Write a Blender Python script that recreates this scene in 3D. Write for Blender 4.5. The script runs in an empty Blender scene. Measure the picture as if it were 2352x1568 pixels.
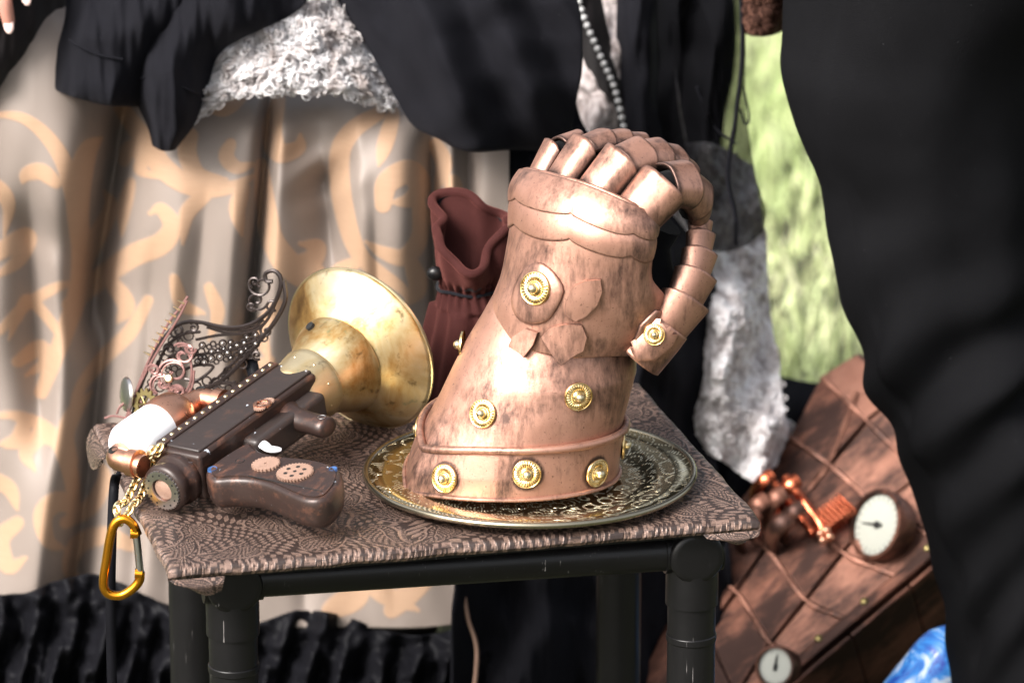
import bpy, bmesh, math, random
import numpy as np
from mathutils import Vector, Matrix, noise
from mathutils.bvhtree import BVHTree
random.seed(7)
R = math.radians
scene = bpy.context.scene
C = scene.collection
V = Vector

# ------------------------------------------------------------------ camera, light
TZ = 0.485                     # height of the cloth on the stool
PITCH, DIST, SCALE = 17.5, 4.3, 2560.0
FPX = SCALE * DIST             # focal length in picture units (picture 2352 wide)
_f = V((0, math.cos(R(PITCH)), -math.sin(R(PITCH))))
_u = V((0, math.sin(R(PITCH)), math.cos(R(PITCH))))
_r = V((1, 0, 0))
CAM = V((0, 0, TZ + 0.010)) - _f * DIST - _r * (41 / FPX * DIST) + _u * (301 / FPX * DIST)
cd = bpy.data.cameras.new('camera'); cam = bpy.data.objects.new('camera', cd); C.objects.link(cam)
cam.location = CAM; cam.rotation_euler = (R(90 - PITCH), 0, 0)
cd.sensor_width = 36; cd.lens = FPX / 2352 * 36; cd.clip_end = 400
cd.dof.use_dof = True; cd.dof.focus_distance = 4.27; cd.dof.aperture_fstop = 5.6
scene.camera = cam

SUN = V((-0.52, -0.56, 0.64)).normalized()
world = bpy.data.worlds.new('World'); scene.world = world; world.use_nodes = True
wn = world.node_tree; bg = wn.nodes['Background']
sky = wn.nodes.new('ShaderNodeTexSky'); sky.sky_type = 'NISHITA'; sky.sun_disc = False
sky.sun_elevation = math.asin(SUN.z); sky.sun_rotation = math.atan2(SUN.x, SUN.y)
sky.air_density = 1.0; sky.dust_density = 6.0; sky.ozone_density = 1.0
hs = wn.nodes.new('ShaderNodeHueSaturation'); hs.inputs['Saturation'].default_value = 0.35
wn.links.new(sky.outputs[0], hs.inputs['Color']); wn.links.new(hs.outputs[0], bg.inputs['Color'])
bg.inputs['Strength'].default_value = 0.145
sl = bpy.data.lights.new('sun', 'SUN'); sl.energy = 3.3; sl.angle = R(24); sl.color = (1, 0.955, 0.91)
so = bpy.data.objects.new('sun', sl); C.objects.link(so); so.rotation_euler = SUN.to_track_quat('Z', 'Y').to_euler()
vs = scene.view_settings
vs.view_transform = 'Standard'; vs.look = 'None'; vs.exposure = 1.05; vs.gamma = 1; vs.use_curve_mapping = False

# ------------------------------------------------------------------ helpers
def ray(px, py):
    return _f + _r * ((px - 1176) / FPX) - _u * ((py - 784) / FPX)
def at(px, py, y=None, z=None):
    """world point seen at picture point px, py, on the upright plane y or the level plane z"""
    d = ray(px, py)
    t = (y - CAM.y) / d.y if z is None else (z - CAM.z) / d.z
    return CAM + d * t
def at_np(px, py, y):
    dy = _f.y + _u.y * -(py - 784) / FPX
    dz = _f.z + _u.z * -(py - 784) / FPX
    t = (y - CAM.y) / dy
    return np.stack([CAM.x + (px - 1176) / FPX * t, CAM.y + dy * t, CAM.z + dz * t], -1)
def proj(p):
    v = p - CAM; d = v.dot(_f)
    return 1176 + v.dot(_r) / d * FPX, 784 - v.dot(_u) / d * FPX

OFF = {}
def tag(o, label=None, cat=None, group=None, kind=None):
    if label: o['label'] = label
    if cat: o['category'] = cat
    if group: o['group'] = group
    if kind: o['kind'] = kind
    return o
def thing(name, label, cat, loc, group=None, mw=None):
    o = bpy.data.objects.new(name, None); C.objects.link(o); o.empty_display_size = 0.02
    if mw is not None: o.matrix_world = mw; OFF[o] = V((0, 0, 0))
    else: o.location = loc; OFF[o] = V(loc)
    return tag(o, label, cat, group)
class MB:
    def __init__(s): s.v = []; s.f = []
    def add(s, v, f):
        n = len(s.v); s.v += [V(p) for p in v]; s.f += [tuple(i + n for i in q) for q in f]; return s
    def grid(s, pts, closed=False):
        n = len(s.v); nr = len(pts); nc = len(pts[0])
        for r in pts: s.v += [V(p) for p in r]
        for i in range(nr - 1):
            for j in range(nc if closed else nc - 1):
                k = (j + 1) % nc
                s.f.append((n + i * nc + j, n + i * nc + k, n + (i + 1) * nc + k, n + (i + 1) * nc + j))
        return s
    def tube(s, path, rad, n=10, caps=True, closed=False, flat=1.0, up=None):
        path = [V(p) for p in path]; m = len(path)
        if not hasattr(rad, '__len__'): rad = [rad] * m
        T = []
        for i in range(m):
            a = path[(i - 1) % m] if (closed or i > 0) else path[0]
            b = path[(i + 1) % m] if (closed or i < m - 1) else path[-1]
            T.append((b - a).normalized())
        nrm = up if up is not None else (V((0, 0, 1)) if abs(T[0].z) < .9 else V((1, 0, 0)))
        rings = []
        for i in range(m):
            nrm = (nrm - T[i] * nrm.dot(T[i])).normalized(); bi = T[i].cross(nrm)
            rings.append([path[i] + (nrm * math.cos(2 * math.pi * k / n) * flat + bi * math.sin(2 * math.pi * k / n)) * rad[i] for k in range(n)])
        if closed: rings.append(rings[0])
        b0 = len(s.v); s.grid(rings, True)
        if caps and not closed:
            s.f.append(tuple(b0 + k for k in range(n - 1, -1, -1)))
            e = b0 + (m - 1) * n; s.f.append(tuple(e + k for k in range(n)))
        return s
    def lathe(s, prof, n=32, mw=None, caps=False, mod=None):
        """profile of (r, z) about local z"""
        rows = []
        for k, (r, z) in enumerate(prof):
            row = []
            for i in range(n):
                a = 2 * math.pi * i / n
                rr, zz = (r, z) if mod is None else mod(r, z, a, k)
                p = V((rr * math.cos(a), rr * math.sin(a), zz)); row.append(mw @ p if mw is not None else p)
            rows.append(row)
        b0 = len(s.v); s.grid(rows, True)
        if caps:
            s.f.append(tuple(b0 + k for k in range(n - 1, -1, -1)))
            e = b0 + (len(prof) - 1) * n; s.f.append(tuple(e + k for k in range(n)))
        return s
    def box(s, c, h, mw=None):
        c = V(c); v = [c + V((x * h[0], y * h[1], z * h[2])) for x in (-1, 1) for y in (-1, 1) for z in (-1, 1)]
        if mw is not None: v = [mw @ p for p in v]
        return s.add(v, [(0, 1, 3, 2), (4, 6, 7, 5), (0, 4, 5, 1), (2, 3, 7, 6), (0, 2, 6, 4), (1, 5, 7, 3)])
    def prism(s, poly, h, mw=None):
        """poly of (x, y), raised from z=0 to h"""
        n = len(poly); v = [V((x, y, 0)) for x, y in poly] + [V((x, y, h)) for x, y in poly]
        if mw is not None: v = [mw @ p for p in v]
        return s.add(v, [tuple(range(n - 1, -1, -1)), tuple(range(n, 2 * n))] + [(i, (i + 1) % n, n + (i + 1) % n, n + i) for i in range(n)])
    def ball(s, c, r, n=10, m=7, sq=(1, 1, 1), mw=None):
        prof = [(max(1e-5, math.sin(math.pi * k / m)), -math.cos(math.pi * k / m)) for k in range(m + 1)]
        b = MB().lathe(prof, n); v = [V(c) + V((p.x * r * sq[0], p.y * r * sq[1], p.z * r * sq[2])) for p in b.v]
        if mw is not None: v = [mw @ p for p in v]
        return s.add(v, b.f)
    def mesh(s, name, off=V((0, 0, 0)), smooth=True, sharp=40):
        me = bpy.data.meshes.new(name); me.from_pydata([tuple(p - off) for p in s.v], [], s.f); me.update()
        bm = bmesh.new(); bm.from_mesh(me)
        bmesh.ops.recalc_face_normals(bm, faces=bm.faces)
        if smooth:
            for f in bm.faces: f.smooth = True
            for e in bm.edges:
                if len(e.link_faces) == 2 and e.calc_face_angle(0) > R(sharp): e.smooth = False
        bm.to_mesh(me); bm.free(); return me
    def build(s, name, mat, parent=None, smooth=True, sharp=40, bevel=0, solid=0, solid_off=-1, sub=0, seg=2):
        off = V((0, 0, 0)); q = parent
        if q is not None:
            while q.parent is not None: q = q.parent
            off = OFF.get(q, V((0, 0, 0)))
        o = bpy.data.objects.new(name, s.mesh(name, off, smooth, sharp)); C.objects.link(o)
        if mat is not None: o.data.materials.append(M[mat] if isinstance(mat, str) else mat)
        if parent is not None: o.parent = parent
        if solid:
            m = o.modifiers.new('solid', 'SOLIDIFY'); m.thickness = solid; m.offset = solid_off
        if bevel:
            m = o.modifiers.new('bevel', 'BEVEL'); m.width = bevel; m.segments = seg; m.limit_method = 'ANGLE'; m.angle_limit = R(35)
        if sub:
            m = o.modifiers.new('sub', 'SUBSURF'); m.levels = sub; m.render_levels = sub
        return o
    def bvh(s): return BVHTree.FromPolygons([tuple(p) for p in s.v], s.f)
def share(o, name, parent, mw):
    """another piece with the same mesh"""
    c = o.copy(); C.objects.link(c); c.name = name; c.parent = parent; c.matrix_local = mw; return c
def hit(tree, px, py):
    h = tree.ray_cast(CAM, ray(px, py).normalized())
    if h[0] is None: return None, None
    n = h[1] if h[1].dot(ray(px, py)) < 0 else -h[1]
    return h[0], n
def frame(p, zdir, xdir=None):
    z = V(zdir).normalized(); x = V(xdir) if xdir is not None else (V((1, 0, 0)) if abs(z.x) < .9 else V((0, 1, 0)))
    x = (x - z * x.dot(z)).normalized(); y = z.cross(x)
    return Matrix(((x.x, y.x, z.x, p[0]), (x.y, y.y, z.y, p[1]), (x.z, y.z, z.z, p[2]), (0, 0, 0, 1)))
def cr(P, m):
    """Catmull-Rom through rows of P (n,k) sampled at m points"""
    P = np.asarray(P, float); n = len(P)
    Q = np.concatenate([2 * P[:1] - P[1:2], P, 2 * P[-1:] - P[-2:-1]])
    t = np.linspace(0, n - 1 - 1e-9, m); i = t.astype(int); f = (t - i).reshape(-1, *([1] * (P.ndim - 1)))
    a, b, c, d = Q[i], Q[i + 1], Q[i + 2], Q[i + 3]
    return .5 * (2 * b + (c - a) * f + (2 * a - 5 * b + 4 * c - d) * f ** 2 + (3 * b - a - 3 * c + d) * f ** 3)
def curve(pts, m=24): return [V(p) for p in cr([tuple(p) for p in pts], m)]
def sheet(rows, nu, nv, disp=None):
    """rows of (px, py, depth) -> world grid (nv, nu, 3) and its picture grid"""
    n = max(len(r) for r in rows)
    rows = [r if len(r) == n else [tuple(q) for q in cr(r, n)] for r in rows]
    G = cr(np.array(rows, float), nv)                       # nv, k, 3
    G = np.transpose(cr(np.transpose(G, (1, 0, 2)), nu), (1, 0, 2))
    px, py, y = G[..., 0], G[..., 1], G[..., 2].copy()
    uu, vv = np.meshgrid(np.linspace(0, 1, nu), np.linspace(0, 1, nv))
    if disp is not None: y = y + disp(px, py, uu, vv)
    return at_np(px, py, y), px, py
def gridmb(W): return MB().grid([[V(p) for p in r] for r in W])
def vnoise(px, py, s, z=0., oct=3):
    o = np.zeros(px.shape)
    it = np.nditer([px, py], flags=['multi_index'])
    for a, b in it: o[it.multi_index] = noise.fractal(V((float(a) * s, float(b) * s, z)), 0.7, 2.0, oct)
    return o

# ------------------------------------------------------------------ materials
M = {}
class NT:
    def __init__(s, name):
        s.m = bpy.data.materials.new(name); s.m.use_nodes = True; s.t = s.m.node_tree
        s.b = s.t.nodes['Principled BSDF']; s.tc = s.t.nodes.new('ShaderNodeTexCoord'); M[name] = s.m
    def n(s, typ, **kw):
        x = s.t.nodes.new('ShaderNode' + typ)
        for k, v in kw.items():
            if k in x.inputs: x.inputs[k].default_value = v
            else: setattr(x, k, v)
        return x
    def l(s, a, b): s.t.links.new(a, b)
    def co(s, scale=(1, 1, 1), rot=(0, 0, 0), src='Object'):
        mp = s.n('Mapping'); mp.inputs['Scale'].default_value = scale; mp.inputs['Rotation'].default_value = rot
        s.l(s.tc.outputs[src], mp.inputs[0]); return mp.outputs[0]
    def noise(s, scale, detail=4, rough=.6, dist=0, co=None):
        x = s.n('TexNoise'); x.inputs['Scale'].default_value = scale; x.inputs['Detail'].default_value = detail
        x.inputs['Roughness'].default_value = rough; x.inputs['Distortion'].default_value = dist
        s.l(co if co is not None else s.tc.outputs['Object'], x.inputs['Vector']); return x.outputs['Fac']
    def ramp(s, fac, stops):
        x = s.n('ValToRGB'); e = x.color_ramp.elements
        while len(e) < len(stops): e.new(0.5)
        for q, (p, c) in zip(e, stops): q.position = p; q.color = (*c, 1) if len(c) == 3 else c
        s.l(fac, x.inputs[0]); return x.outputs[0]
    def mix(s, fac, a, b, blend='MIX'):
        x = s.n('Mix', data_type='RGBA', blend_type=blend)
        for v, i in ((fac, 0), (a, 6), (b, 7)):
            if hasattr(v, 'is_linked'): s.l(v, x.inputs[i])
            elif i == 0: x.inputs[0].default_value = v
            else: x.inputs[i].default_value = (*v, 1)
        return x.outputs[2]
    def math(s, op, a, b=None, c=None):
        x = s.n('Math', operation=op)
        for i, v in enumerate((a, b, c)):
            if v is None: continue
            if hasattr(v, 'is_linked'): s.l(v, x.inputs[i])
            else: x.inputs[i].default_value = v
        return x.outputs[0]
    def bump(s, h, strength=.3, dist=.001, prev=None):
        x = s.n('Bump'); x.inputs['Strength'].default_value = strength; x.inputs['Distance'].default_value = dist
        s.l(h, x.inputs['Height'])
        if prev is not None: s.l(prev, x.inputs['Normal'])
        s.l(x.outputs[0], s.b.inputs['Normal']); return x.outputs[0]
    def set(s, **kw):
        for k, v in kw.items():
            i = s.b.inputs[k.replace('_', ' ')]
            if hasattr(v, 'is_linked'): s.l(v, i)
            else: i.default_value = (*v, 1) if isinstance(v, tuple) and len(v) == 3 else v
        return s
B3 = lambda x: (x, x, x)

def copper(name, *, st=(1, 1, .22), sr=(0.2, .5, .3), big_st=(1, 1, 1), hi=(.56, .315, .235), lo=(.36, .180, .125), dark=(.022, .016, .016), amt=.475, rough=.40, metal=.75):
    k = NT(name)
    big = k.noise(14, 5, .62, .4, k.co(big_st))
    str_ = k.noise(150, 6, .75, 0, k.co(st, sr))
    fine = k.noise(700, 3, .7)
    tone = k.mix(k.noise(45, 4, .6), hi, lo)
    w = k.math('ADD', k.math('MULTIPLY', big, .62), k.math('MULTIPLY', str_, .38))
    mask = k.ramp(w, [(amt - .10, B3(1)), (amt + .05, B3(0))])
    spk = k.ramp(k.noise(420, 3, .7), [(.30, B3(1)), (.38, B3(0))])
    we = k.n('Attribute', attribute_name='wear_shade').outputs['Fac']
    wr_ = k.ramp(k.math('ADD', k.math('MULTIPLY', we, .75), k.math('MULTIPLY', k.math('SUBTRACT', str_, .5), .9)), [(.20, B3(0)), (.60, B3(1))])
    mask = k.math('MAXIMUM', mask, wr_)
    msk = k.math('MAXIMUM', k.math('MULTIPLY', mask, .85), k.math('MULTIPLY', spk, .7))
    k.set(Base_Color=k.mix(msk, tone, dark), Metallic=metal,
          Roughness=k.math('ADD', k.math('MULTIPLY', str_, .25), rough - .12))
    k.bump(k.math('ADD', k.math('MULTIPLY', str_, .6), k.math('ADD', k.math('MULTIPLY', fine, .3), k.math('MULTIPLY', big, 1.2))), .5, .0008)
    return k
copper('copper')
copper('copper_lame', amt=.46)
copper('prop_copper', st=(.25, 1, 1), sr=(0, 0, 0), big_st=(.6, 1.6, 1.6), hi=(.30, .135, .09), lo=(.15, .058, .038), dark=(.010, .007, .007), amt=.56, rough=.42, metal=.7)
copper('prop_copper_worn', st=(.25, 1, 1), sr=(0, 0, 0), big_st=(.6, 1.6, 1.6), hi=(.40, .195, .135), lo=(.22, .092, .062), dark=(.012, .008, .008), amt=.50, rough=.44, metal=.6)
copper('bright_copper', hi=(.80, .44, .30), lo=(.66, .32, .20), dark=(.10, .05, .03), amt=.30, rough=.30, metal=1)
copper('red_copper', hi=(.75, .22, .11), lo=(.6, .13, .06), dark=(.10, .03, .02), amt=.36, rough=.24, metal=1)
copper('wood_gear', hi=(.40, .26, .20), lo=(.30, .18, .13), dark=(.08, .04, .03), amt=.36, rough=.5, metal=.35)

k = NT('brass_horn')
st = k.noise(16, 6, .65, .6); f2 = k.noise(60, 5, .7, .3)
col = k.ramp(st, [(.30, (.16, .08, .025)), (.42, (.36, .21, .07)), (.52, (.48, .36, .18)), (.66, (.54, .45, .29))])
col = k.mix(k.ramp(f2, [(.30, B3(.75)), (.42, B3(0))]), col, (.09, .055, .02))
col = k.mix(k.ramp(k.noise(34, 5, .7), [(.62, B3(0)), (.72, B3(.75))]), col, (.13, .21, .12))
k.set(Base_Color=col, Metallic=.85, Roughness=k.math('ADD', k.math('MULTIPLY', f2, .3), .24))
k.bump(k.math('ADD', k.math('MULTIPLY', f2, .6), k.math('MULTIPLY', st, 1.2)), .35, .0012)

k = NT('gold'); k.set(Base_Color=k.mix(k.ramp(k.noise(160, 4), [(.42, B3(0)), (.62, B3(1))]), (.84, .64, .33), (.52, .33, .12)), Metallic=1, Roughness=.26)
k = NT('pale_gold'); k.set(Base_Color=k.mix(k.noise(200, 3), (.88, .74, .45), (.76, .58, .30)), Metallic=1, Roughness=.24)
k = NT('orange_anodised'); k.set(Base_Color=k.mix(k.noise(90, 4), (.80, .36, .03), (.62, .24, .015)), Metallic=1, Roughness=.24)
k.bump(k.noise(300, 3, .6, 0, k.co((1, 1, .1))), .1, .0003)
k = NT('silver'); k.set(Base_Color=k.mix(k.noise(150, 4), (.66, .65, .64), (.42, .41, .40)), Metallic=1, Roughness=.28)
k = NT('pale_brass'); k.set(Base_Color=k.mix(k.noise(150, 4), (.80, .70, .46), (.55, .43, .25)), Metallic=1, Roughness=.3)
k = NT('old_brass'); k.set(Base_Color=k.mix(k.noise(150, 4), (.34, .28, .12), (.16, .12, .05)), Metallic=.9, Roughness=.4)

# engraved plate: leaf strokes cut in polar order
k = NT('engraved_brass')
sep = k.n('SeparateXYZ'); k.l(k.tc.outputs['Object'], sep.inputs[0])
rad = k.math('SQRT', k.math('ADD', k.math('POWER', sep.outputs[0], 2), k.math('POWER', sep.outputs[1], 2)))
ang = k.math('ARCTAN2', sep.outputs[1], sep.outputs[0])
cmb = k.n('CombineXYZ'); k.l(k.math('MULTIPLY', ang, .125), cmb.inputs[0]); k.l(rad, cmb.inputs[1])
def polar(sx, sy, rz=0):
    m = k.n('Mapping'); m.inputs['Scale'].default_value = (sx, sy, 1); m.inputs['Rotation'].default_value = (0, 0, rz); k.l(cmb.outputs[0], m.inputs[0]); return m.outputs[0]
def wave(co, sc, dist, dsc):
    w = k.n('TexWave'); w.inputs['Scale'].default_value = sc; w.inputs['Distortion'].default_value = dist; w.inputs['Detail'].default_value = 2; w.inputs['Detail Scale'].default_value = dsc
    k.l(co, w.inputs['Vector']); return w.outputs['Fac']
w1 = wave(polar(60, 60, .7), 1.5, 7, .8)
vo = k.n('TexVoronoi', feature='F1'); vo.inputs['Scale'].default_value = 1; k.l(polar(48, 60), vo.inputs['Vector'])
leaf = k.math('SINE', k.math('MULTIPLY', vo.outputs['Distance'], 17))
cell = k.ramp(k.math('MULTIPLY', leaf, 1), [(.25, B3(0)), (.6, B3(1))])
cut = k.math('MULTIPLY', k.ramp(w1, [(.45, B3(0)), (.62, B3(1))]), cell)
band = k.ramp(k.math('ABSOLUTE', k.math('SINE', k.math('MULTIPLY', rad, 120))), [(.08, B3(0)), (.25, B3(1))])
cut = k.math('MULTIPLY', cut, band)
k.set(Base_Color=k.mix(cut, k.mix(k.noise(20, 3), (.50, .43, .27), (.40, .32, .17)), (.84, .79, .62)), Metallic=1,
      Roughness=k.math('ADD', k.math('MULTIPLY', cut, .16), .20))
k.bump(k.math('ADD', cut, k.math('MULTIPLY', k.noise(120, 3), .25)), .8, .0011)
k = NT('plate_rim'); k.set(Base_Color=k.mix(k.noise(60, 4), (.42, .38, .29), (.30, .26, .18)), Metallic=1, Roughness=.27)

def painted(name, a, b, amt=.55, rough=.36):
    k = NT(name)
    m = k.ramp(k.noise(70, 6, .75, 0, k.co((.5, 1, 1))), [(amt - .05, B3(0)), (amt + .12, B3(1))])
    chips = k.ramp(k.noise(120, 4, .6), [(.69, B3(0)), (.71, B3(1))])
    st = k.noise(160, 5, .7, 0, k.co((1, .25, 1)))
    col = k.mix(chips, k.mix(k.math('MULTIPLY', m, .8), a, b), (.42, .46, .52))
    k.set(Base_Color=col, Metallic=.15, Roughness=k.math('ADD', k.math('MULTIPLY', st, .25), rough - .1))
    k.bump(k.math('ADD', st, k.math('MULTIPLY', m, .5)), .3, .0006)
painted('gun_brown', (.028, .016, .013), (.14, .060, .036), .57)
painted('gun_dark', (.030, .022, .020), (.09, .045, .03), .6, .42)
k = NT('dark_hole'); k.set(Base_Color=(.004, .004, .004), Roughness=.9)
k = NT('blue_screw'); k.set(Base_Color=(.04, .10, .25), Roughness=.4, Metallic=.3)
k = NT('milky_white'); k.set(Base_Color=k.mix(k.noise(30), (.82, .82, .84), (.76, .76, .79)), Roughness=.33); k.b.inputs['Subsurface Weight'].default_value = .25; k.b.inputs['Subsurface Radius'].default_value = (.01, .01, .01)

k = NT('black_tube')
scr = k.ramp(k.noise(70, 2, .5, 0, k.co((8, 8, .35), (.3, .2, .1))), [(.70, B3(0)), (.74, B3(1))])
scr2 = k.ramp(k.noise(230, 5, .75), [(.70, B3(0)), (.76, B3(1))])
s_ = k.math('MULTIPLY', k.math('MAXIMUM', k.math('MULTIPLY', scr, .55), scr2), k.ramp(k.noise(9, 3), [(.44, B3(0)), (.6, B3(1))]))
k.set(Base_Color=k.mix(s_, k.mix(k.noise(12), (.003, .003, .0034), (.0065, .006, .0065)), (.35, .33, .32)), Roughness=k.math('ADD', k.math('MULTIPLY', k.noise(40, 5), .25), .22), Specular_IOR_Level=.3)
k.bump(k.noise(500, 3), .08, .0004)

# embossed brocade on the stool: woven paisley (laid out on the cloth), shiny thread on dark ground
k = NT('brocade')
pw = k.n('Attribute', attribute_name='weave').outputs['Fac']
thread = k.noise(620, 2, .6, 0, k.co((.35, 1, 1), (0, 0, .8)))
pt = k.math('MULTIPLY', pw, k.ramp(thread, [(.38, B3(.25)), (.50, B3(1))]))
k.set(Base_Color=k.mix(pt, k.mix(k.noise(300), (.014, .008, .007), (.035, .021, .017)), k.mix(k.noise(15), (.36, .245, .198), (.27, .175, .138))), Metallic=k.math('MULTIPLY', pt, .6),
      Roughness=k.math('SUBTRACT', .50, k.math('MULTIPLY', pt, .16)))
k.bump(k.math('ADD', pw, k.math('MULTIPLY', thread, .4)), .8, .0010)

def cloth(name, a, b, rough=.85, sheen=.3, sheencol=(1, 1, 1), nscale=60, bump=.25, fuzz=900, spec=.06):
    k = NT(name)
    k.set(Base_Color=k.mix(k.noise(nscale, 5, .65), a, b), Roughness=rough, Sheen_Weight=sheen, Sheen_Roughness=.45, Sheen_Tint=sheencol, Specular_IOR_Level=spec)
    if name in ('black_jersey', 'black_denim'):
        li = k.ramp(k.noise(420, 2, .5), [(.765, B3(0)), (.79, B3(1))]); bc = k.b.inputs['Base Color'].links[0].from_socket; k.set(Base_Color=k.mix(k.math('MULTIPLY', li, .5), bc, (.12, .12, .13)))
    k.bump(k.math('ADD', k.noise(fuzz, 3, .7), k.math('MULTIPLY', k.noise(nscale * 2, 4), .8)), bump, .0012)
    return k
cloth('black_jersey', (.0046, .0046, .0060), (.0085, .0085, .0112), .9, .03, (.6, .6, .75))
cloth('black_denim', (.0042, .0042, .0048), (.0072, .0072, .0082), .85, .0, (.7, .7, .8), 25, .4, 700, .04)
cloth('black_satin', (.004, .004, .005), (.007, .007, .009), .5, .0, (.7, .7, .8), 40, .2)
cloth('charcoal_cloth', (.016, .014, .015), (.024, .021, .022), .8, .05, (.8, .8, .8), 30)
cloth('velvet_maroon', (.024, .0075, .0070), (.048, .0150, .0135), .8, .30, (.5, .18, .15), 26, .5, 700)
cloth('dark_lining', (.006, .006, .008), (.010, .010, .013), .6, .1)
cloth('black_felt', (.004, .004, .0045), (.007, .007, .008), .95, .05)
cloth('brown_fur', (.010, .005, .004), (.030, .013, .009), .9, .3, (.5, .25, .18), 70, .8, 300)
def crushed(name, a, b, c):
    k = NT(name)
    n1 = k.noise(30, 2, .5, 1.2); n2 = k.noise(80, 3, .55, .6)
    h = k.math('ADD', n1, k.math('MULTIPLY', n2, .6))
    k.set(Base_Color=k.ramp(h, [(.62, a), (.78, b), (.95, c)]), Roughness=.9, Sheen_Weight=.1, Sheen_Roughness=.4, Specular_IOR_Level=.1)
    k.bump(k.math('ADD', h, k.math('MULTIPLY', k.noise(700, 2), .1)), .35, .005)
crushed('white_lace', (.38, .33, .315), (.58, .55, .55), (.70, .69, .70))
crushed('grey_velvet', (.44, .40, .40), (.70, .66, .665), (.88, .86, .87))
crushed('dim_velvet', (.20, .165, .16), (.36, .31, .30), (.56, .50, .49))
k = NT('sheer_black')
k.set(Base_Color=(.005, .005, .006), Roughness=.9, Specular_IOR_Level=.02, Alpha=k.math('ADD', k.math('MULTIPLY', k.noise(16, 4), .5), .30))
k = NT('pearl'); k.set(Base_Color=(.36, .36, .36), Roughness=.25)
k = NT('skin'); k.set(Base_Color=k.mix(k.noise(70), (.52, .27, .21), (.46, .215, .165)), Roughness=.45); k.b.inputs['Subsurface Weight'].default_value = .2; k.b.inputs['Subsurface Radius'].default_value = (.008, .003, .002)
k = NT('nail'); k.set(Base_Color=(.62, .46, .42), Roughness=.18)
k = NT('glass_blue'); k.set(Base_Color=k.ramp(k.noise(26, 4, .6, 1.5), [(.36, (.02, .07, .42)), (.5, (.06, .28, .72)), (.62, (.62, .72, .85))]), Roughness=.18)
k = NT('dial'); k.set(Base_Color=k.mix(k.noise(40), (.44, .455, .41), (.38, .39, .34)), Roughness=.35)
k = NT('ink'); k.set(Base_Color=(.015, .015, .015), Roughness=.5)
k = NT('filigree_black'); k.set(Base_Color=k.mix(k.noise(90), (.018, .014, .013), (.045, .033, .030)), Metallic=.6, Roughness=.35)
k = NT('wire_rose'); k.set(Base_Color=k.mix(k.noise(120), (.34, .19, .175), (.20, .10, .09)), Metallic=.6, Roughness=.42)
k = NT('crystal'); k.set(Base_Color=(.32, .30, .29), Metallic=.8, Roughness=.12)

k = NT('skirt')
at_ = k.n('Attribute', attribute_name='pattern')
sat = k.mix(k.noise(9, 3), (.205, .170, .148), (.172, .138, .118))
rib = k.noise(1, 2, .5, 0, k.co((40, 40, 900)))
gold = k.mix(rib, (.345, .222, .142), (.29, .18, .112))
k.set(Base_Color=k.mix(at_.outputs['Fac'], sat, gold), Metallic=k.math('MULTIPLY', k.math('SUBTRACT', 1, at_.outputs['Fac']), .05),
      Roughness=k.math('ADD', k.math('MULTIPLY', at_.outputs['Fac'], .12), .58), Sheen_Weight=.08)
k.bump(k.math('ADD', k.math('MULTIPLY', at_.outputs['Fac'], .7), k.math('MULTIPLY', k.noise(600, 2), .15)), .4, .001)

k = NT('grass_blade'); oi = k.n('Attribute', attribute_name='tint')
k.set(Base_Color=k.ramp(oi.outputs['Fac'], [(0, (.29, .37, .14)), (.45, (.45, .52, .25)), (.8, (.62, .63, .38)), (1, (.72, .70, .50))]), Roughness=.6)
k = NT('turf'); k.set(Base_Color=k.mix(k.noise(6, 5), (.035, .045, .015), (.06, .055, .03)), Roughness=.9); k.bump(k.noise(90, 4), .6, .01)

# ------------------------------------------------------------------ ground and grass
g = MB().add([(-60, -8, 0), (60, -8, 0), (60, 120, 0), (-60, 120, 0)], [(0, 1, 2, 3)]).build('ground', 'turf', smooth=False); tag(g, kind='structure')
rng = np.random.default_rng(3)
def grass():
    n = 42000
    x = rng.uniform(-1.5, 2.2, n); y = rng.uniform(.9, 5.2, n)
    h = rng.uniform(.03, .085, n) * (0.7 + .5 * np.sin(x * 3.1 + y * 2.3) ** 2); a = rng.uniform(0, 6.283, n); w = rng.uniform(.002, .0042, n)
    lx = rng.normal(0, .45, n) * h; ly = rng.normal(0, .45, n) * h
    P = np.zeros((n, 5, 3)); c, s = np.cos(a) * w, np.sin(a) * w
    P[:, 0] = np.stack([x - c, y - s, 0 * x], -1); P[:, 1] = np.stack([x + c, y + s, 0 * x], -1)
    P[:, 2] = np.stack([x + c * .7 + lx * .4, y + s * .7 + ly * .4, h * .6], -1); P[:, 3] = np.stack([x - c * .7 + lx * .4, y - s * .7 + ly * .4, h * .6], -1)
    P[:, 4] = np.stack([x + lx, y + ly, h], -1)
    i = np.arange(n) * 5
    F = [(q, q + 1, q + 2, q + 3) for q in i] + [(q + 3, q + 2, q + 4) for q in i]
    me = bpy.data.meshes.new('grass'); me.from_pydata(P.reshape(-1, 3).tolist(), [], F)
    t = np.clip(.42 + .26 * np.sin(x * 2.2 + .6 * np.sin(y * 3)) * np.sin(y * 3.3 + 1) + rng.normal(0, .20, n) + .08 * np.sin(x * 7 + 2 * np.sin(y * 5)) * np.sin(y * 8), 0, 1)
    me.attributes.new('tint', 'FLOAT', 'POINT').data.foreach_set('value', np.repeat(t, 5).astype(np.float32))
    o = bpy.data.objects.new('grass', me); C.objects.link(o); me.materials.append(M['grass_blade'])
    tag(o, 'pale sunlit grass of the lawn behind the seated people', 'grass', kind='stuff')
grass()

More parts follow.
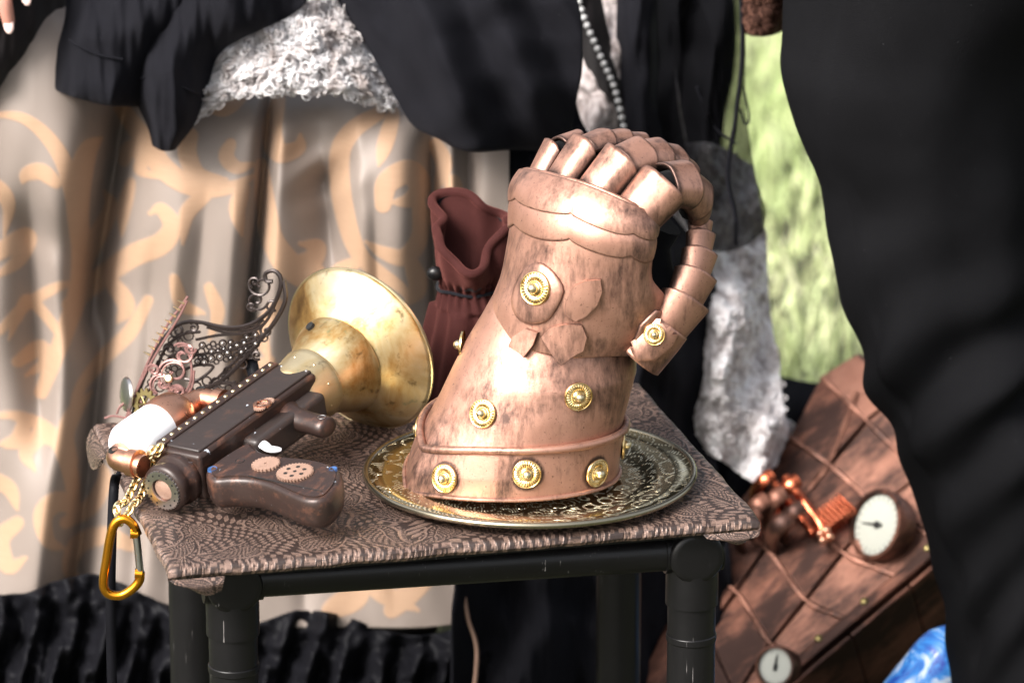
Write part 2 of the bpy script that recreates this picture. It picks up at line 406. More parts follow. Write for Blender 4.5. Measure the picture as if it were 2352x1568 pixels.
# ------------------------------------------------------------------ stool and its brocade cover
cA = at(395, 1302, z=TZ); cB = at(1738, 1188, z=TZ); cC = at(176, 978, z=TZ)
E1 = (cB - cA); LW = E1.length; E1.normalize()
E2 = (cC - cA); E2 = (E2 - E1 * E2.dot(E1)).normalized(); LD = (cC - cA).dot(E2)
def tab(a, b, z=TZ): p = cA + E1 * a + E2 * b; return V((p.x, p.y, z))
def tubez(mb, p, r, z0, z1, n=24): mb.tube([V((p.x, p.y, z0)), V((p.x, p.y, z1))], r, n)
fl = at(533, 1330, z=TZ - .040); fr = at(1590, 1262, z=TZ - .040)
ax = (fr - fl); ax.z = 0; ax.normalize(); ay = V((-ax.y, ax.x, 0))
dep = .315
bl, br = fl + ay * dep, fr + ay * dep
stool = thing('stool', 'scuffed black tubular stool carrying the covered board and costume props', 'stool', ((fl + br) / 2).xy.to_3d())
for p in (fl, fr, bl, br):
    mb = MB(); tubez(mb, p, .0215, 0.012, TZ - .02); lg = mb.build('leg', 'black_tube', stool, sharp=50, bevel=.001)
    mb = MB(); tubez(mb, p, .0232, 0.0, .03); mb.build('foot_cap', 'black_tube', lg, sharp=50, bevel=.002)
    mb = MB(); tubez(mb, p, .0226, TZ - .125, TZ - .118); mb.build('collar', 'black_tube', lg, sharp=50, bevel=.001)
    q = -ay if p in (fl, fr) else ay
    mb = MB(); mb.tube([p - q * .012, p + q * .020, p + q * .0225, p + q * .0235], [.0245, .0245, .0225, .018], 32)
    mb.tube([p + ax * -.026, p + ax * .026], .0195, 24); mb.tube([V((p.x, p.y, p.z + .02)), V((p.x, p.y, p.z - .05))], .0235, 24)
    mb.build('corner_joint', 'black_tube', stool, sharp=50)
for a, b in ((fl, fr), (bl, br), (fl, bl), (fr, br)):
    d = (b - a).normalized(); mb = MB().tube([a + d * .02, b - d * .02], .0172, 24); mb.build('rail', 'black_tube', stool)
    lo = V((0, 0, -.29)); mb = MB().tube([a + lo + d * .02, b + lo - d * .02], .012, 18); mb.build('stretcher', 'black_tube', stool)
bm = MB(); hh = .005
bm.add([tab(.012, .012, TZ - .018), tab(LW - .012, .012, TZ - .018), tab(LW - .012, LD - .012, TZ - .018), tab(.012, LD - .012, TZ - .018),
        tab(.012, .012, TZ - .0065), tab(LW - .012, .012, TZ - .0065), tab(LW - .012, LD - .012, TZ - .0065), tab(.012, LD - .012, TZ - .0065)],
       [(0, 3, 2, 1), (4, 5, 6, 7), (0, 1, 5, 4), (1, 2, 6, 5), (2, 3, 7, 6), (3, 0, 4, 7)])
bm.build('seat_board', 'black_tube', stool, smooth=False)

cov = thing('brocade_cover', 'brown paisley brocade cover wrapped over the stool top', 'cover', tab(LW / 2, LD / 2))
nu, nv = 560, 420
rows = []
def coverpt(a, b):
    z = TZ + .0010 * noise.noise(V((a * 14, b * 14, 0))) + .0012 * noise.noise(V((a * 40, b * 40, 5)))
    wob = .0025 * noise.noise(V((a * 22, b * 22, 3)))
    return tab(a + wob, b + wob, z)
prof = [(-.001, -.0115), (-.0038, -.0080), (-.0032, -.0032), (-.0005, -.0006)]
ga = [p[0] for p in prof] + list(np.linspace(.004, LW - .004, nu)) + [LW - p[0] for p in reversed(prof)]
gb = [p[0] for p in prof] + list(np.linspace(.004, LD - .004, nv)) + [LD - p[0] for p in reversed(prof)]
def dz(i, n): return prof[i][1] if i < 4 else (prof[n - 1 - i][1] if i >= n - 4 else 0)
for j, b in enumerate(gb):
    row = []
    for i, a in enumerate(ga):
        p = coverpt(a, b); p.z += min(dz(i, len(ga)), dz(j, len(gb))); row.append(p)
    rows.append(row)
ctop = MB().grid(rows).build('cover_top', 'brocade', cov)
def paisley(A, B):
    """woven figure at cloth coordinates A, B (metres)"""
    rg = np.random.default_rng(11); out = np.zeros(A.shape); own = np.full(A.shape, 9.)
    # flowing vine lines as the ground
    wx = np.sin(B * 31 + 1.5 * np.sin(A * 23)) * .012 + np.sin(A * 47 + 2) * .004; wy = np.sin(A * 27 + 1.1 * np.sin(B * 37)) * .012
    g = np.sin((A + wx) * 620 + 3 * np.sin((B + wy) * 95)) * np.sin((B + wy) * 430 + 2.5 * np.sin(A * 80))
    ground = (g > .10).astype(float) * .9
    for i in range(-1, 12):
        for j in range(-1, 10):
            cx = (i + .5 + (j % 2) * .5) * .058 + rg.normal(0, .006); cy = (j + .5) * .055 + rg.normal(0, .006); th = rg.uniform(0, 6.28); Rr = rg.uniform(.016, .025); sg = rg.choice([-1, 1])
            x = (A - cx) * np.cos(th) + (B - cy) * np.sin(th); y = -(A - cx) * np.sin(th) + (B - cy) * np.cos(th)
            yy = y / Rr; bend = sg * .35 * np.clip(yy, 0, None) ** 2 * Rr; xx = (x - bend) / Rr
            tt = np.clip((yy + 1) / 3.2, 0, 1); w = 1.0 * np.sqrt(np.clip(1 - np.clip(-yy, 0, 1) ** 2, 0, 1)) * np.where(yy > 0, np.clip(1 - yy / 2.2, 0, 1) ** .8, 1)
            f = np.abs(xx) / np.maximum(w, 1e-3); f = np.where((yy < -1) | (yy > 2.2), 9., np.maximum(f, np.clip(-yy, 0, 1) ** 6))
            ang = np.arctan2(xx, yy)
            m = f < 1.28
            rings = np.where(f > 1.08, 0., np.where(f > .92, 1., np.where(f > .80, 0., np.where(f > .56, (np.sin(ang * 22 + yy * 9) > .1).astype(float), np.where(f > .48, 0., np.where(f > .40, 1., (np.sin(xx * 26) * np.sin(yy * 22) > .08).astype(float)))))))
            rings = np.where((f >= 1.08) & (f < 1.28), (np.sin(ang * 30 + yy * 16) > .3).astype(float), rings)
            upd = m & (f < own); out = np.where(upd, rings, out); own = np.where(upd, f, own)
    return np.where(own < 9., out, ground)
ext = [-.019, -.013, -.008, -.003]
ga2 = ext + ga[4:-4] + [LW - q for q in reversed(ext)]; gb2 = ext + gb[4:-4] + [LD - q for q in reversed(ext)]
GA, GB = np.meshgrid(np.array(ga2) + .05, np.array(gb2) + .05)
ctop.data.attributes.new('weave', 'FLOAT', 'POINT').data.foreach_set('value', paisley(GA, GB).reshape(-1).astype(np.float32))
def flap(pts, name='folded_corner'):
    G_ = cr(np.array([[tuple(p) for p in r] for r in pts]), 60); G_ = np.transpose(cr(np.transpose(G_, (1, 0, 2)), 70), (1, 0, 2))
    o = MB().grid([[V(q) for q in r] for r in G_]).build(name, 'brocade', cov, solid=.0015)
    A_, B_ = np.meshgrid(np.linspace(0, .07, 70), np.linspace(0, .04, 60)); o.data.attributes.new('weave', 'FLOAT', 'POINT').data.foreach_set('value', paisley(A_, B_).reshape(-1).astype(np.float32))
d_ = V((0, 0, -1))
c0 = tab(-.004, LD * .995, TZ - .004); o_ = -E1
flap([[tab(-.004, LD - .075, TZ - .006), tab(-.0045, LD - .035, TZ - .005), tab(-.005, LD + .002, TZ - .004)],
      [tab(-.008, LD - .072, TZ - .010), tab(-.010, LD - .034, TZ - .018), tab(-.010, LD + .003, TZ - .018)],
      [tab(-.006, LD - .066, TZ - .016), tab(-.009, LD - .030, TZ - .034), tab(-.009, LD + .001, TZ - .036)]])
flap([[tab(-.0035, -.0045, TZ - .010), tab(.02, -.0052, TZ - .010), tab(.045, -.005, TZ - .010)],
      [tab(.004, -.009, TZ - .014), tab(.022, -.011, TZ - .017), tab(.043, -.008, TZ - .016)],
      [tab(.010, -.004, TZ - .017), tab(.028, -.006, TZ - .026), tab(.042, -.004, TZ - .024)]])
flap([[tab(LW - .05, -.0045, TZ - .010), tab(LW - .02, -.0052, TZ - .010), tab(LW + .003, -.004, TZ - .010)],
      [tab(LW - .045, -.008, TZ - .014), tab(LW - .020, -.010, TZ - .016), tab(LW - .001, -.008, TZ - .015)],
      [tab(LW - .035, -.003, TZ - .016), tab(LW - .018, -.005, TZ - .022), tab(LW - .006, -.004, TZ - .017)]])

# ------------------------------------------------------------------ engraved plate
plc = V((0, 0, TZ + .0025))
plate = thing('serving_plate', 'round engraved brass plate on the brocade under the gauntlet', 'plate', plc)
mwp = Matrix.Translation(plc)
def pmod(r, z, a, k): return r, z + .0006 * math.sin(3 * a + .5) * (r / .15)
MB().lathe([(.0001, .0005), (.05, .0002), (.095, .0004), (.104, .0016), (.110, .0042), (.116, .0058), (.130, .0075), (.1445, .0092)], 128, mwp, mod=pmod).build('dish', 'engraved_brass', plate, solid=.0012, sharp=60)
MB().tube([plc + V((.1472 * math.cos(t), .1472 * math.sin(t), .0092 + .0006 * math.sin(3 * t + .5))) for t in np.linspace(0, 2 * math.pi, 129)[:-1]], .0030, 12, closed=True).build('rolled_rim', 'plate_rim', plate)

# ------------------------------------------------------------------ copper gauntlet
GZ = plc.z + .002
gl = thing('armoured_gauntlet', 'copper armoured glove standing upright on the brass plate', 'gauntlet', (0, 0, GZ))
A0 = -2.67
def angd(a, b): return (a - b + math.pi) % (2 * math.pi) - math.pi
KEY = [  # z, cx, cy, rx, ry
    (.000, -.014, .000, .0915, .078), (.020, -.011, .000, .090, .077), (.045, -.005, .001, .087, .075), (.070, .004, .002, .084, .073),
    (.100, .0135, .003, .0815, .069), (.125, .0185, .004, .0755, .062), (.145, .0225, .005, .069, .056), (.175, .032, .006, .062, .050)]
KEYA = np.array(KEY)
def cuff(a, z, out=0.0):
    c = [float(np.interp(z, KEYA[:, 0], KEYA[:, i])) for i in range(1, 5)]
    d = angd(a, A0); e = math.exp(-abs(d) / .33)
    fade = max(0, 1 - z / .13)
    m = 1 + .15 * e * fade
    return V((c[0] + (c[2] * m + out) * math.cos(a), c[1] + (c[3] * m + out) * math.sin(a), GZ + z + rimdz(a) * max(0, 1 - z / .15)))
def rimdz(a):
    d = angd(a, A0)
    if d >= 0: return .0055 * (1 - math.exp(-d * 1.6)) + .002 * math.sin(d * 1.4) * (d < 2.2)
    return .020 * (1 - math.exp(d * 1.9))
NA = 220
angs = [2 * math.pi * i / NA for i in range(NA)]
mb = MB().grid([[cuff(a, z) for a in angs] for z in np.linspace(.0015, .172, 80)], True)
cuff_o = mb.build('cuff', 'copper', gl, solid=.004, sharp=180)
def bandtop(a): return .047 + .006 * math.exp(-(angd(a, A0) / .5) ** 2) * -1
band = MB().grid([[cuff(a, t * bandtop(a), .0022) for a in angs] for t in np.linspace(0, 1, 24)], True).build('cuff_band', 'copper', gl, solid=.003, sharp=180)
MB().tube([cuff(a, bandtop(a) + .001, .0036) for a in angs], .0037, 10, closed=True).build('ridge', 'copper', gl)
MB().tube([cuff(a, .0016, .0030) for a in angs], .0021, 8, closed=True).build('rim_bead', 'copper', gl)
bandbv = MB().grid([[cuff(a, z, .0024 if z < .046 else .0002) for a in angs] for z in np.linspace(.001, .172, 40)], True).bvh()

def rosette_mesh():
    mb = MB(); n = 56
    prof = [(.0001, .0030), (.0034, .0030), (.0046, .0028), (.0050, .0016), (.0056, .0013), (.0066, .0021), (.0082, .0024), (.0098, .0019), (.0106, .0015), (.0110, .0021), (.0117, .0020), (.0121, .0010), (.0121, .0)]
    def mod(r, z, a, k):
        if .0060 < r < .0103: z = z + .00028 * math.cos(a * 28)
        return r, z
    n = 84
    mb.lathe(prof, n * 2, mod=mod); return mb
ros0 = None
def rosette(parent, p, n, sc=1.08):
    n = (n + V((random.uniform(-.05, .05), 0, random.uniform(-.05, .05)))).normalized()
    global ros0
    mw = Matrix.Translation(p - V((0, 0, 0)) - OFF[gl]) @ frame((0, 0, 0), n) @ Matrix.Scale(sc, 4)
    if ros0 is None:
        ros0 = bpy.data.objects.new('rosette', rosette_mesh().mesh('rosette', sharp=70)); ros0.data.materials.append(M['gold'])
        st = MB().ball((0, 0, .0042), .0040, 16, 10).mesh('stud'); st.materials.append(M['pale_brass']); rosette.stud = st
        o = ros0; C.objects.link(o)
    else: o = ros0.copy(); C.objects.link(o)
    o.name = 'rosette'; o.parent = parent; o.matrix_local = mw
    s = bpy.data.objects.new('stud', rosette.stud); C.objects.link(s); s.parent = o
for q in ((1328, 910), (1110, 950), (1022, 1098), (1210, 1088), (1370, 1085)):
    p, n = hit(bandbv, *q)
    rosette(gl, p + n * .0004, n)
for a, z, ofs in ((-3.48, .024, .0026), (-3.30, .118, .0004), (.05, .026, .0026), (.6, .1, .0004), (1.4, .026, .0026), (2.2, .026, .0026)):
    p = cuff(a, z, ofs); n = (cuff(a, z, ofs + .01) - p).normalized(); rosette(gl, p, n)

# hand plate: rows from wrist to knuckles, points from little-finger side to thumb side
HR = [
    [(1190, 770, .062), (1128, 748, .032), (1126, 758, -.012), (1195, 795, -.046), (1300, 818, -.058), (1400, 815, -.046), (1462, 812, -.010), (1465, 800, .03)],
    [(1195, 715, .064), (1140, 690, .034), (1143, 695, -.012), (1210, 725, -.047), (1315, 745, -.060), (1420, 760, -.052), (1490, 772, -.024), (1510, 765, .015)],
    [(1205, 655, .066), (1160, 635, .038), (1163, 640, -.008), (1228, 665, -.045), (1330, 680, -.061), (1425, 695, -.058), (1492, 702, -.045), (1527, 690, -.020)],
    [(1215, 590, .068), (1172, 570, .040), (1178, 575, -.004), (1245, 598, -.042), (1340, 615, -.060), (1425, 632, -.061), (1475, 640, -.055), (1494, 640, -.042)],
    [(1225, 520, .068), (1182, 500, .042), (1190, 505, .004), (1255, 525, -.036), (1345, 548, -.058), (1430, 572, -.062), (1478, 580, -.056), (1496, 578, -.044)],
    [(1235, 460, .068), (1188, 440, .046), (1200, 447, .012), (1265, 466, -.026), (1350, 492, -.050), (1435, 520, -.058), (1482, 530, -.052), (1500, 528, -.040)],
    [(1245, 412, .070), (1206, 395, .052), (1224, 394, .024), (1288, 410, -.012), (1362, 432, -.036), (1440, 466, -.048), (1482, 486, -.044), (1497, 490, -.032)]]
Wh, _, _ = sheet(HR, 130, 170)
hmb = gridmb(Wh)
hand = hmb.build('hand_plate', 'copper', gl, solid=.0042, solid_off=0, sharp=180)
hbv = hmb.bvh()
# outline strips of foam laid on the back of the hand
allmb = MB(); allmb.add(hmb.v, hmb.f); cm = MB().grid([[cuff(a, z) for a in angs] for z in np.linspace(.05, .172, 30)], True); allmb.add(cm.v, cm.f)
allbv = allmb.bvh()
def loop2(p, m=4):
    P = np.array(p, float); n = len(P); Q = np.concatenate([P[-2:], P, P[:3]]); return [tuple(q) for q in cr(Q, (len(Q) - 1) * m + 1)[2 * m:(2 + n) * m]]
def overlay(poly, name, mat='copper', parent=gl, h=.0052, dense=7, bv=None, dome=0.0):
    """a foam piece whose outline lies on the surface below it"""
    bv = bv or allbv
    cx = sum(p[0] for p in poly) / len(poly); cy = sum(p[1] for p in poly) / len(poly)
    rim = []
    for i in range(len(poly)):
        a, b = poly[i], poly[(i + 1) % len(poly)]
        for t in np.linspace(0, 1, 5)[:-1]: rim.append((a[0] + (b[0] - a[0]) * t, a[1] + (b[1] - a[1]) * t))
    rings = []
    for k in range(dense + 1):
        s = k / dense
        row = []
        for (x, y) in rim:
            p, n = hit(bv, cx + (x - cx) * max(s, .02), cy + (y - cy) * max(s, .02))
            if p is None: p, n = hit(bv, cx, cy)
            row.append((p, n, s))
        rings.append(row)
    pts = [[p + n * (h + dome * (1 - s * s)) for p, n, s in r] for r in rings]
    pts.insert(-1, [p.lerp(q, .8) for p, q in zip(pts[-2], pts[-1])]); pts[-1] = [p - n * .0010 for p, (_, n, _) in zip(pts[-1], rings[-1])]
    pts.append([p + n * h * .45 for p, n, s in rings[-1]]); pts.append([p - n * .001 for p, n, s in rings[-1]])
    o = MB().grid(pts, True).build(name, mat, parent, sharp=50); nr = len(pts); nc = len(pts[0])
    o.data.attributes.new('wear_shade', 'FLOAT', 'POINT').data.foreach_set('value', [(.95 if j >= nr - 2 else (.55 if j == nr - 3 else (.3 if j == nr - 4 else 0))) for j in range(nr) for _ in range(nc)]); return o  # rim and side walls darkened to set the piece off from its base
HX = [[(x - 22, y + 85, d - .010) for x, y, d in HR[0]], [(x - 10, y + 35, d - .005) for x, y, d in HR[0]]] + HR[1:]
hxmb = gridmb(sheet(HX, 90, 120)[0]); hxbv = hxmb.bvh()
LEAFS = [[(1302, 690), (1318, 655), (1345, 640), (1380, 637), (1383, 665), (1372, 694), (1345, 722), (1322, 735), (1300, 722)],
         [(1246, 772), (1264, 750), (1300, 740), (1336, 742), (1347, 770), (1338, 802), (1312, 818), (1288, 838), (1268, 810)],
         [(1176, 796), (1186, 772), (1215, 752), (1240, 762), (1230, 790), (1208, 820), (1194, 806)]]
for q in LEAFS: overlay(q, 'leaf_ornament', bv=hxbv, h=.0062)
# a plain leaf-shaped plate on the back of the hand with one rosette
LEAFP = [(1182, 690), (1194, 650), (1212, 618), (1240, 602), (1266, 614), (1288, 640), (1298, 668), (1282, 706), (1255, 738), (1215, 742), (1190, 724)]
overlay(loop2(LEAFP, 2), 'back_plate', dome=.003)
p, n = hit(hbv, 1240, 662); rosette(gl, p + n * .0068, n, 1.25)
# two plain overlapping bands across the knuckles
def hnorm(W):
    du = np.gradient(W, axis=1); dv = np.gradient(W, axis=0); n = np.cross(du, dv); n /= np.linalg.norm(n, axis=2, keepdims=True) + 1e-12
    return n if (n[80, 65] @ np.array(_f)) < 0 else -n
HN = hnorm(Wh)
def hband(r0, r1, off, sc):
    c0, c1 = 6, 128; cols = list(range(c0, c1)); m = 26; rows = []; wv = []
    for j in range(m + 1):
        t = j / m; row = []
        for c in cols:
            lo = r0 + sc * abs(math.sin((c - c0) / (c1 - c0) * math.pi * 4)) ** .6 * -1
            r = lo + (r1 - lo) * t; i = min(int(r), 168); f = r - i
            p = Wh[i, c] * (1 - f) + Wh[i + 1, c] * f; q = HN[i, c]
            o = off * (1 if 0 < j else .35) + .0018 * math.sin(math.pi * t)
            row.append(V(p + q * o)); wv.append(max(0, 1 - t * 9) * .9 + max(0, t - .9) * 5)
        rows.append(row)
    o = MB().grid(rows).build('knuckle_band', 'copper', gl, solid=.0024, solid_off=-1, sharp=180)
    o.data.attributes.new('wear_shade', 'FLOAT', 'POINT').data.foreach_set('value', wv)
hband(134, 168, .0058, 7); hband(108, 140, .0036, 7)
SCAL = [[tuple(proj(V(Wh[107 - int(7 * abs(math.sin((c - 6) / 122 * math.pi * 4)) ** .6), c]))) for c in range(10, 126, 3)]]
SCAL = [q + q[::-1] for q in SCAL]
# welt along the knuckle edge
edge = [V(Wh[-1][i]) for i in range(14, 127, 2)]
MB().tube(edge, .0032, 8).build('knuckle_welt', 'copper_lame', gl)

# black paint rubbed into the seams
def wearmap(o, pts3, polys, seg3=()):
    n = len(o.data.vertices); co = np.zeros(n * 3, np.float32); o.data.vertices.foreach_get('co', co); co = co.reshape(-1, 3) + np.array(OFF[gl])
    w = np.zeros(n)
    for c, r in pts3:
        d = np.linalg.norm(co - np.array(c), axis=1); w = np.maximum(w, np.clip(1 - np.abs(d - r) / (.0045), 0, 1))
    v = co - np.array(CAM); dd = v @ np.array(_f); X = 1176 + v @ np.array(_r) / dd * FPX; Y = 784 - v @ np.array(_u) / dd * FPX; front = co[:, 1] < .03
    for poly in polys:
        q = np.array(poly + poly[:1], float)
        for a, b in zip(q[:-1], q[1:]):
            ab = b - a; t = np.clip(((X - a[0]) * ab[0] + (Y - a[1]) * ab[1]) / (ab @ ab), 0, 1); d = np.hypot(X - a[0] - ab[0] * t, Y - a[1] - ab[1] * t)
            w = np.maximum(w, np.clip(1.25 - d / 18, 0, 1) * front)
    o.data.attributes.new('wear_shade', 'FLOAT', 'POINT').data.foreach_set('value', w.astype(np.float32))
HEDGE = [[tuple(proj(V(Wh[0][i]))) for i in range(20, 128, 6)] + [tuple(proj(V(Wh[0][i]) - V((0, 0, .0005)))) for i in range(127, 20, -6)]]
WEBE = [[tuple(proj(V(Wh[i][-1]))) for i in range(30, 168, 8)] + [tuple(proj(V(Wh[i][-2]))) for i in range(167, 30, -8)]]
rosp = [(hit(bandbv, *q)[0], .0135) for q in ((1328, 910), (1110, 950), (1022, 1098), (1210, 1088), (1370, 1085))]
ridge_line = [[tuple(proj(cuff(a, bandtop(a) + .006, .001))) for a in np.linspace(A0 - .5, -.1, 24)]]
ridge_line = [r + r[::-1] for r in ridge_line]
wearmap(cuff_o, rosp, HEDGE + LEAFS + ridge_line); wearmap(band, rosp, [])
wearmap(hand, [], SCAL + [LEAFP] + LEAFS + HEDGE + WEBE)
# fingers: overlapping lames over a black liner
liner = MB()
def lame(path, k0, k1, r, outn, flare=1.10, spread=1.75, n=18, m=12):
    """half-round plate along path[k0..k1]; outn(i) is its outer direction"""
    rows = []
    def pat_(t):
        i = min(int(t), len(path) - 2); return path[i].lerp(path[i + 1], t - i)
    pa, pb = pat_(k0), pat_(k1); pm_ = pat_((k0 + k1) / 2); T = (pb - pa).normalized()
    lift = (pm_ - (pa + pb) / 2) * .6; pa, pb = pa + lift, pb + lift + T * .0015      # each plate is stiff: a straight chord of the finger
    o = outn(pm_, T); o = (o - T * o.dot(T)).normalized(); s = T.cross(o)
    for j in range(m + 1):
        p = pa.lerp(pb, j / m)
        u = j / m; rr = r * (1 + (flare - 1) * u)
        row = []
        for q in range(n + 1):
            b = -spread + 2 * spread * q / n
            cut = 0
            if u > .6:      # round off the free corners
                cut = ((u - .6) / .4) ** 2 * (abs(b) / spread) ** 4 * .22 * (pb - pa).length
            row.append(p + (o * math.cos(b) * (.92 - .10 * (abs(b) < .5) * (1 - (b / .5) ** 2) * .6) + s * math.sin(b)) * rr - T * cut)
        rows.append(row)
    o = MB().grid(rows).build('finger_lame', 'copper_lame', gl, solid=.0026, sharp=180)
    wv = [max(max(0, 1 - 3.2 * (j / m)), max(0, (abs(2 * q / n - 1) - .5) / .5) * 1.1, .55 * (j == m)) for j in range(m + 1) for q in range(n + 1)]  # roots and tips dark as wear; sides blackened as painted shade between fingers
    o.data.attributes.new('wear_shade', 'FLOAT', 'POINT').data.foreach_set('value', wv); return o
FC = at(1480, 525, y=.06)
def finger(ctrl, r, cuts):
    pts = curve([at(x, y, y=d) for x, y, d in ctrl], 60)
    L = [0]
    for i in range(1, 60): L.append(L[-1] + (pts[i] - pts[i - 1]).length)
    idx = lambda f: float(np.interp(f * L[-1], L, range(60)))
    liner.tube(pts[:-3], r * .60, 12)
    for q, (a, e) in enumerate(cuts):
        lame(pts, idx(a), idx(e), r * (1 - .045 * q), lambda p, T: p - FC, 1.14 if q < len(cuts) - 1 else .86, 1.45)
finger([(1244, 425, .050), (1260, 380, .052), (1282, 350, .060), (1320, 340, .075), (1348, 350, .09)], .0160, ((0, .5), (.44, .78), (.72, 1)))
finger([(1298, 432, .020), (1318, 378, .022), (1350, 350, .032), (1400, 338, .050), (1452, 340, .068), (1494, 354, .085)], .0182, ((0, .38), (.30, .52), (.47, .68), (.63, .84), (.79, 1)))
finger([(1374, 456, -.008), (1398, 406, -.008), (1434, 380, .0), (1485, 366, .018), (1535, 376, .038), (1578, 400, .055)], .0205, ((0, .36), (.28, .50), (.45, .66), (.61, .82), (.77, 1)))
finger([(1462, 506, -.030), (1490, 458, -.032), (1526, 428, -.024), (1562, 430, -.008), (1586, 456, .008), (1596, 488, .02)], .0225, ((0, .42), (.34, .64), (.58, .84), (.78, 1)))
# thumb
tp = curve([at(1462, 818, y=-.018), at(1514, 758, y=-.016), at(1562, 690, y=-.008), at(1588, 628, y=.004), at(1600, 566, y=.018), at(1602, 512, y=.030)], 60)
tc = at(1440, 590, y=.03)
liner.tube(tp, [.018 - .00018 * i for i in range(60)], 14)
Lt = [0]
for i in range(1, 60): Lt.append(Lt[-1] + (tp[i] - tp[i - 1]).length)
ti = lambda s: float(np.interp(s * Lt[-1], Lt, range(60)))
outt = lambda p, T: (p - tc) + V((.02, -.060, 0))
for a, e, r in ((.22, .50, .0230), (.44, .66, .0200), (.61, .80, .0168), (.76, .92, .0140), (.89, 1.0, .0120)):
    lame(tp, ti(a), ti(e), r, outt, 1.22, 1.6)
# thumb root plate
rows = []
for j in range(11):
    t = ti(.0 + .30 * j / 10); i = min(int(t), 58); p = tp[i]; T = (tp[i + 1] - tp[i]).normalized(); o = outt(p, T); o = (o - T * o.dot(T)).normalized(); s = T.cross(o)
    rows.append([p + (o * math.cos(b) + s * math.sin(b)) * (.0255 - .0012 * j / 10) for b in np.linspace(-2.2, 2.2, 22)])
tmb = MB().grid(rows); tmb.build('thumb_root', 'copper', gl, solid=.003, sharp=180)
tb = tmb.bvh()
tcp = overlay([(1446, 790), (1466, 742), (1500, 708), (1545, 712), (1566, 738), (1540, 790), (1500, 824), (1462, 828)], 'thumb_plate', bv=MB().add(tmb.v + hmb.v, tmb.f + [tuple(i + len(tmb.v) for i in f) for f in hmb.f]).bvh(), h=.005, dome=.002)
p, n = hit(tb, 1504, 768)
if p is not None: rosette(gl, p + n * .0068, n, .8)
# black liner filling palm and wrist
liner.tube(curve([at(1290, 800, y=.0), at(1330, 700, y=.008), at(1370, 600, y=.015), at(1385, 520, y=.022), at(1400, 460, y=.03)], 14), [.048, .050, .050, .048, .045, .043, .042, .042, .042, .042, .04, .038, .034, .028], 18)
liner.tube(curve([at(1500, 500, y=.03), at(1470, 560, y=.03), at(1480, 640, y=.02), at(1510, 690, y=.01)], 12), .028, 14)
liner.build('glove_liner', 'black_felt', gl)

# ------------------------------------------------------------------ toy ray gun lying on its side
g0 = at(392, 1112, z=TZ + .026); HRAD = .081
g1 = at(828, 800, z=TZ + HRAD * .95)
GX = (g1 - g0); GL = GX.length; GX.normalize()
GZv = (V((0, 0, 1)) - GX * GX.z); GZv = (GZv + V((-.10, -.10, 0))).normalized(); GZv = (GZv - GX * GZv.dot(GX)).normalized(); GY = GZv.cross(GX)
gmw = Matrix(((GX.x, GY.x, GZv.x, g0.x), (GX.y, GY.y, GZv.y, g0.y), (GX.z, GY.z, GZv.z, g0.z), (0, 0, 0, 1)))
gun = thing('toy_ray_gun', 'brown toy ray gun with brass horn muzzle lying on the brocade', 'toy gun', None, mw=gmw)
def gl2(px, py, z):
    """gun-local x, y of a picture point at gun-local height z"""
    inv = gmw.inverted(); o = inv @ CAM; d = inv.to_3x3() @ ray(px, py); t = (z - o.z) / d.z; p = o + d * t; return p.x, p.y
XR = Matrix.Rotation(math.pi / 2, 4, 'Y')      # lathe axis z -> gun x
# horn
L = GL
hp = [(.60, .0235), (.63, .0265), (.67, .0295), (.715, .0325), (.730, .0335), (.738, .0325), (.738, .0280), (.77, .0330), (.82, .0395), (.865, .0450), (.878, .0460), (.884, .0448), (.884, .0412), (.905, .050), (.935, .0610), (.965, .0705), (.99, .0775), (1.0, .0805)]
def hmod(r, z, a, k): return r * (1 + .008 * math.sin(3 * a + k) * (k > 3)), z
MB().lathe([(r, f * L) for f, r in hp], 96, XR, mod=hmod).build('horn', 'brass_horn', gun, solid=.0012, sharp=50)
rim_ = MB().tube([XR @ V((.0806 * math.cos(t), .0806 * math.sin(t), L)) for t in np.linspace(0, 2 * math.pi, 97)[:-1]], .0016, 8, closed=True).build('horn_rim', 'pale_brass', gun)
for f, r in ((.733, .0334), (.881, .0460)):
    MB().tube([XR @ V((r * math.cos(t), r * math.sin(t), f * L)) for t in np.linspace(0, 2 * math.pi, 73)[:-1]], .0011, 8, closed=True).build('horn_seam', 'brass_horn', gun)
for a in range(9):
    t = a * 2 * math.pi / 9 + .2; r = .0312
    MB().ball(XR @ V((r * math.cos(t), r * math.sin(t), .692 * L)), .0017, 8, 5).build('rivet', 'pale_brass', gun)
t = 2.75; p = XR @ V((.0430 * math.cos(t), .0430 * math.sin(t), .842 * L)); MB().tube([p * 1.0, p + (XR.to_3x3() @ V((math.cos(t), math.sin(t), -.5))) * .0028], .0042, 14).build('drilled_hole', 'dark_hole', gun)

# receiver
bx0, bx1 = .055 * L, .665 * L
def rbox(x0, x1, y0, y1, z0, z1): return MB().box(((x0 + x1) / 2, (y0 + y1) / 2, (z0 + z1) / 2), ((x1 - x0) / 2, (y1 - y0) / 2, (z1 - z0) / 2))
rec = rbox(bx0, bx1, -.024, .030, -.020, .024).build('receiver', 'gun_brown', gun, bevel=.0035, seg=3)
rbox(bx0 + .006, bx1 - .001, -.0195, .0245, .021, .0262).build('top_panel', 'gun_dark', rec, bevel=.0012)
strip = rbox(bx0 + .004, bx1 - .002, .0165, .0270, .0245, .0282).build('rivet_strip', 'gun_brown', rec, bevel=.001)
for i in range(15):
    MB().ball((bx0 + .010 + i * (bx1 - bx0 - .018) / 14, .0218, .0283), .0022, 10, 6, (1, 1, .6)).build('rivet', 'pale_brass', rec)
for i in range(3):
    MB().ball((bx1 - .004, -.016 + .014 * i, .0265), .0016, 8, 5, (1, 1, .7)).build('rivet', 'silver', rec)
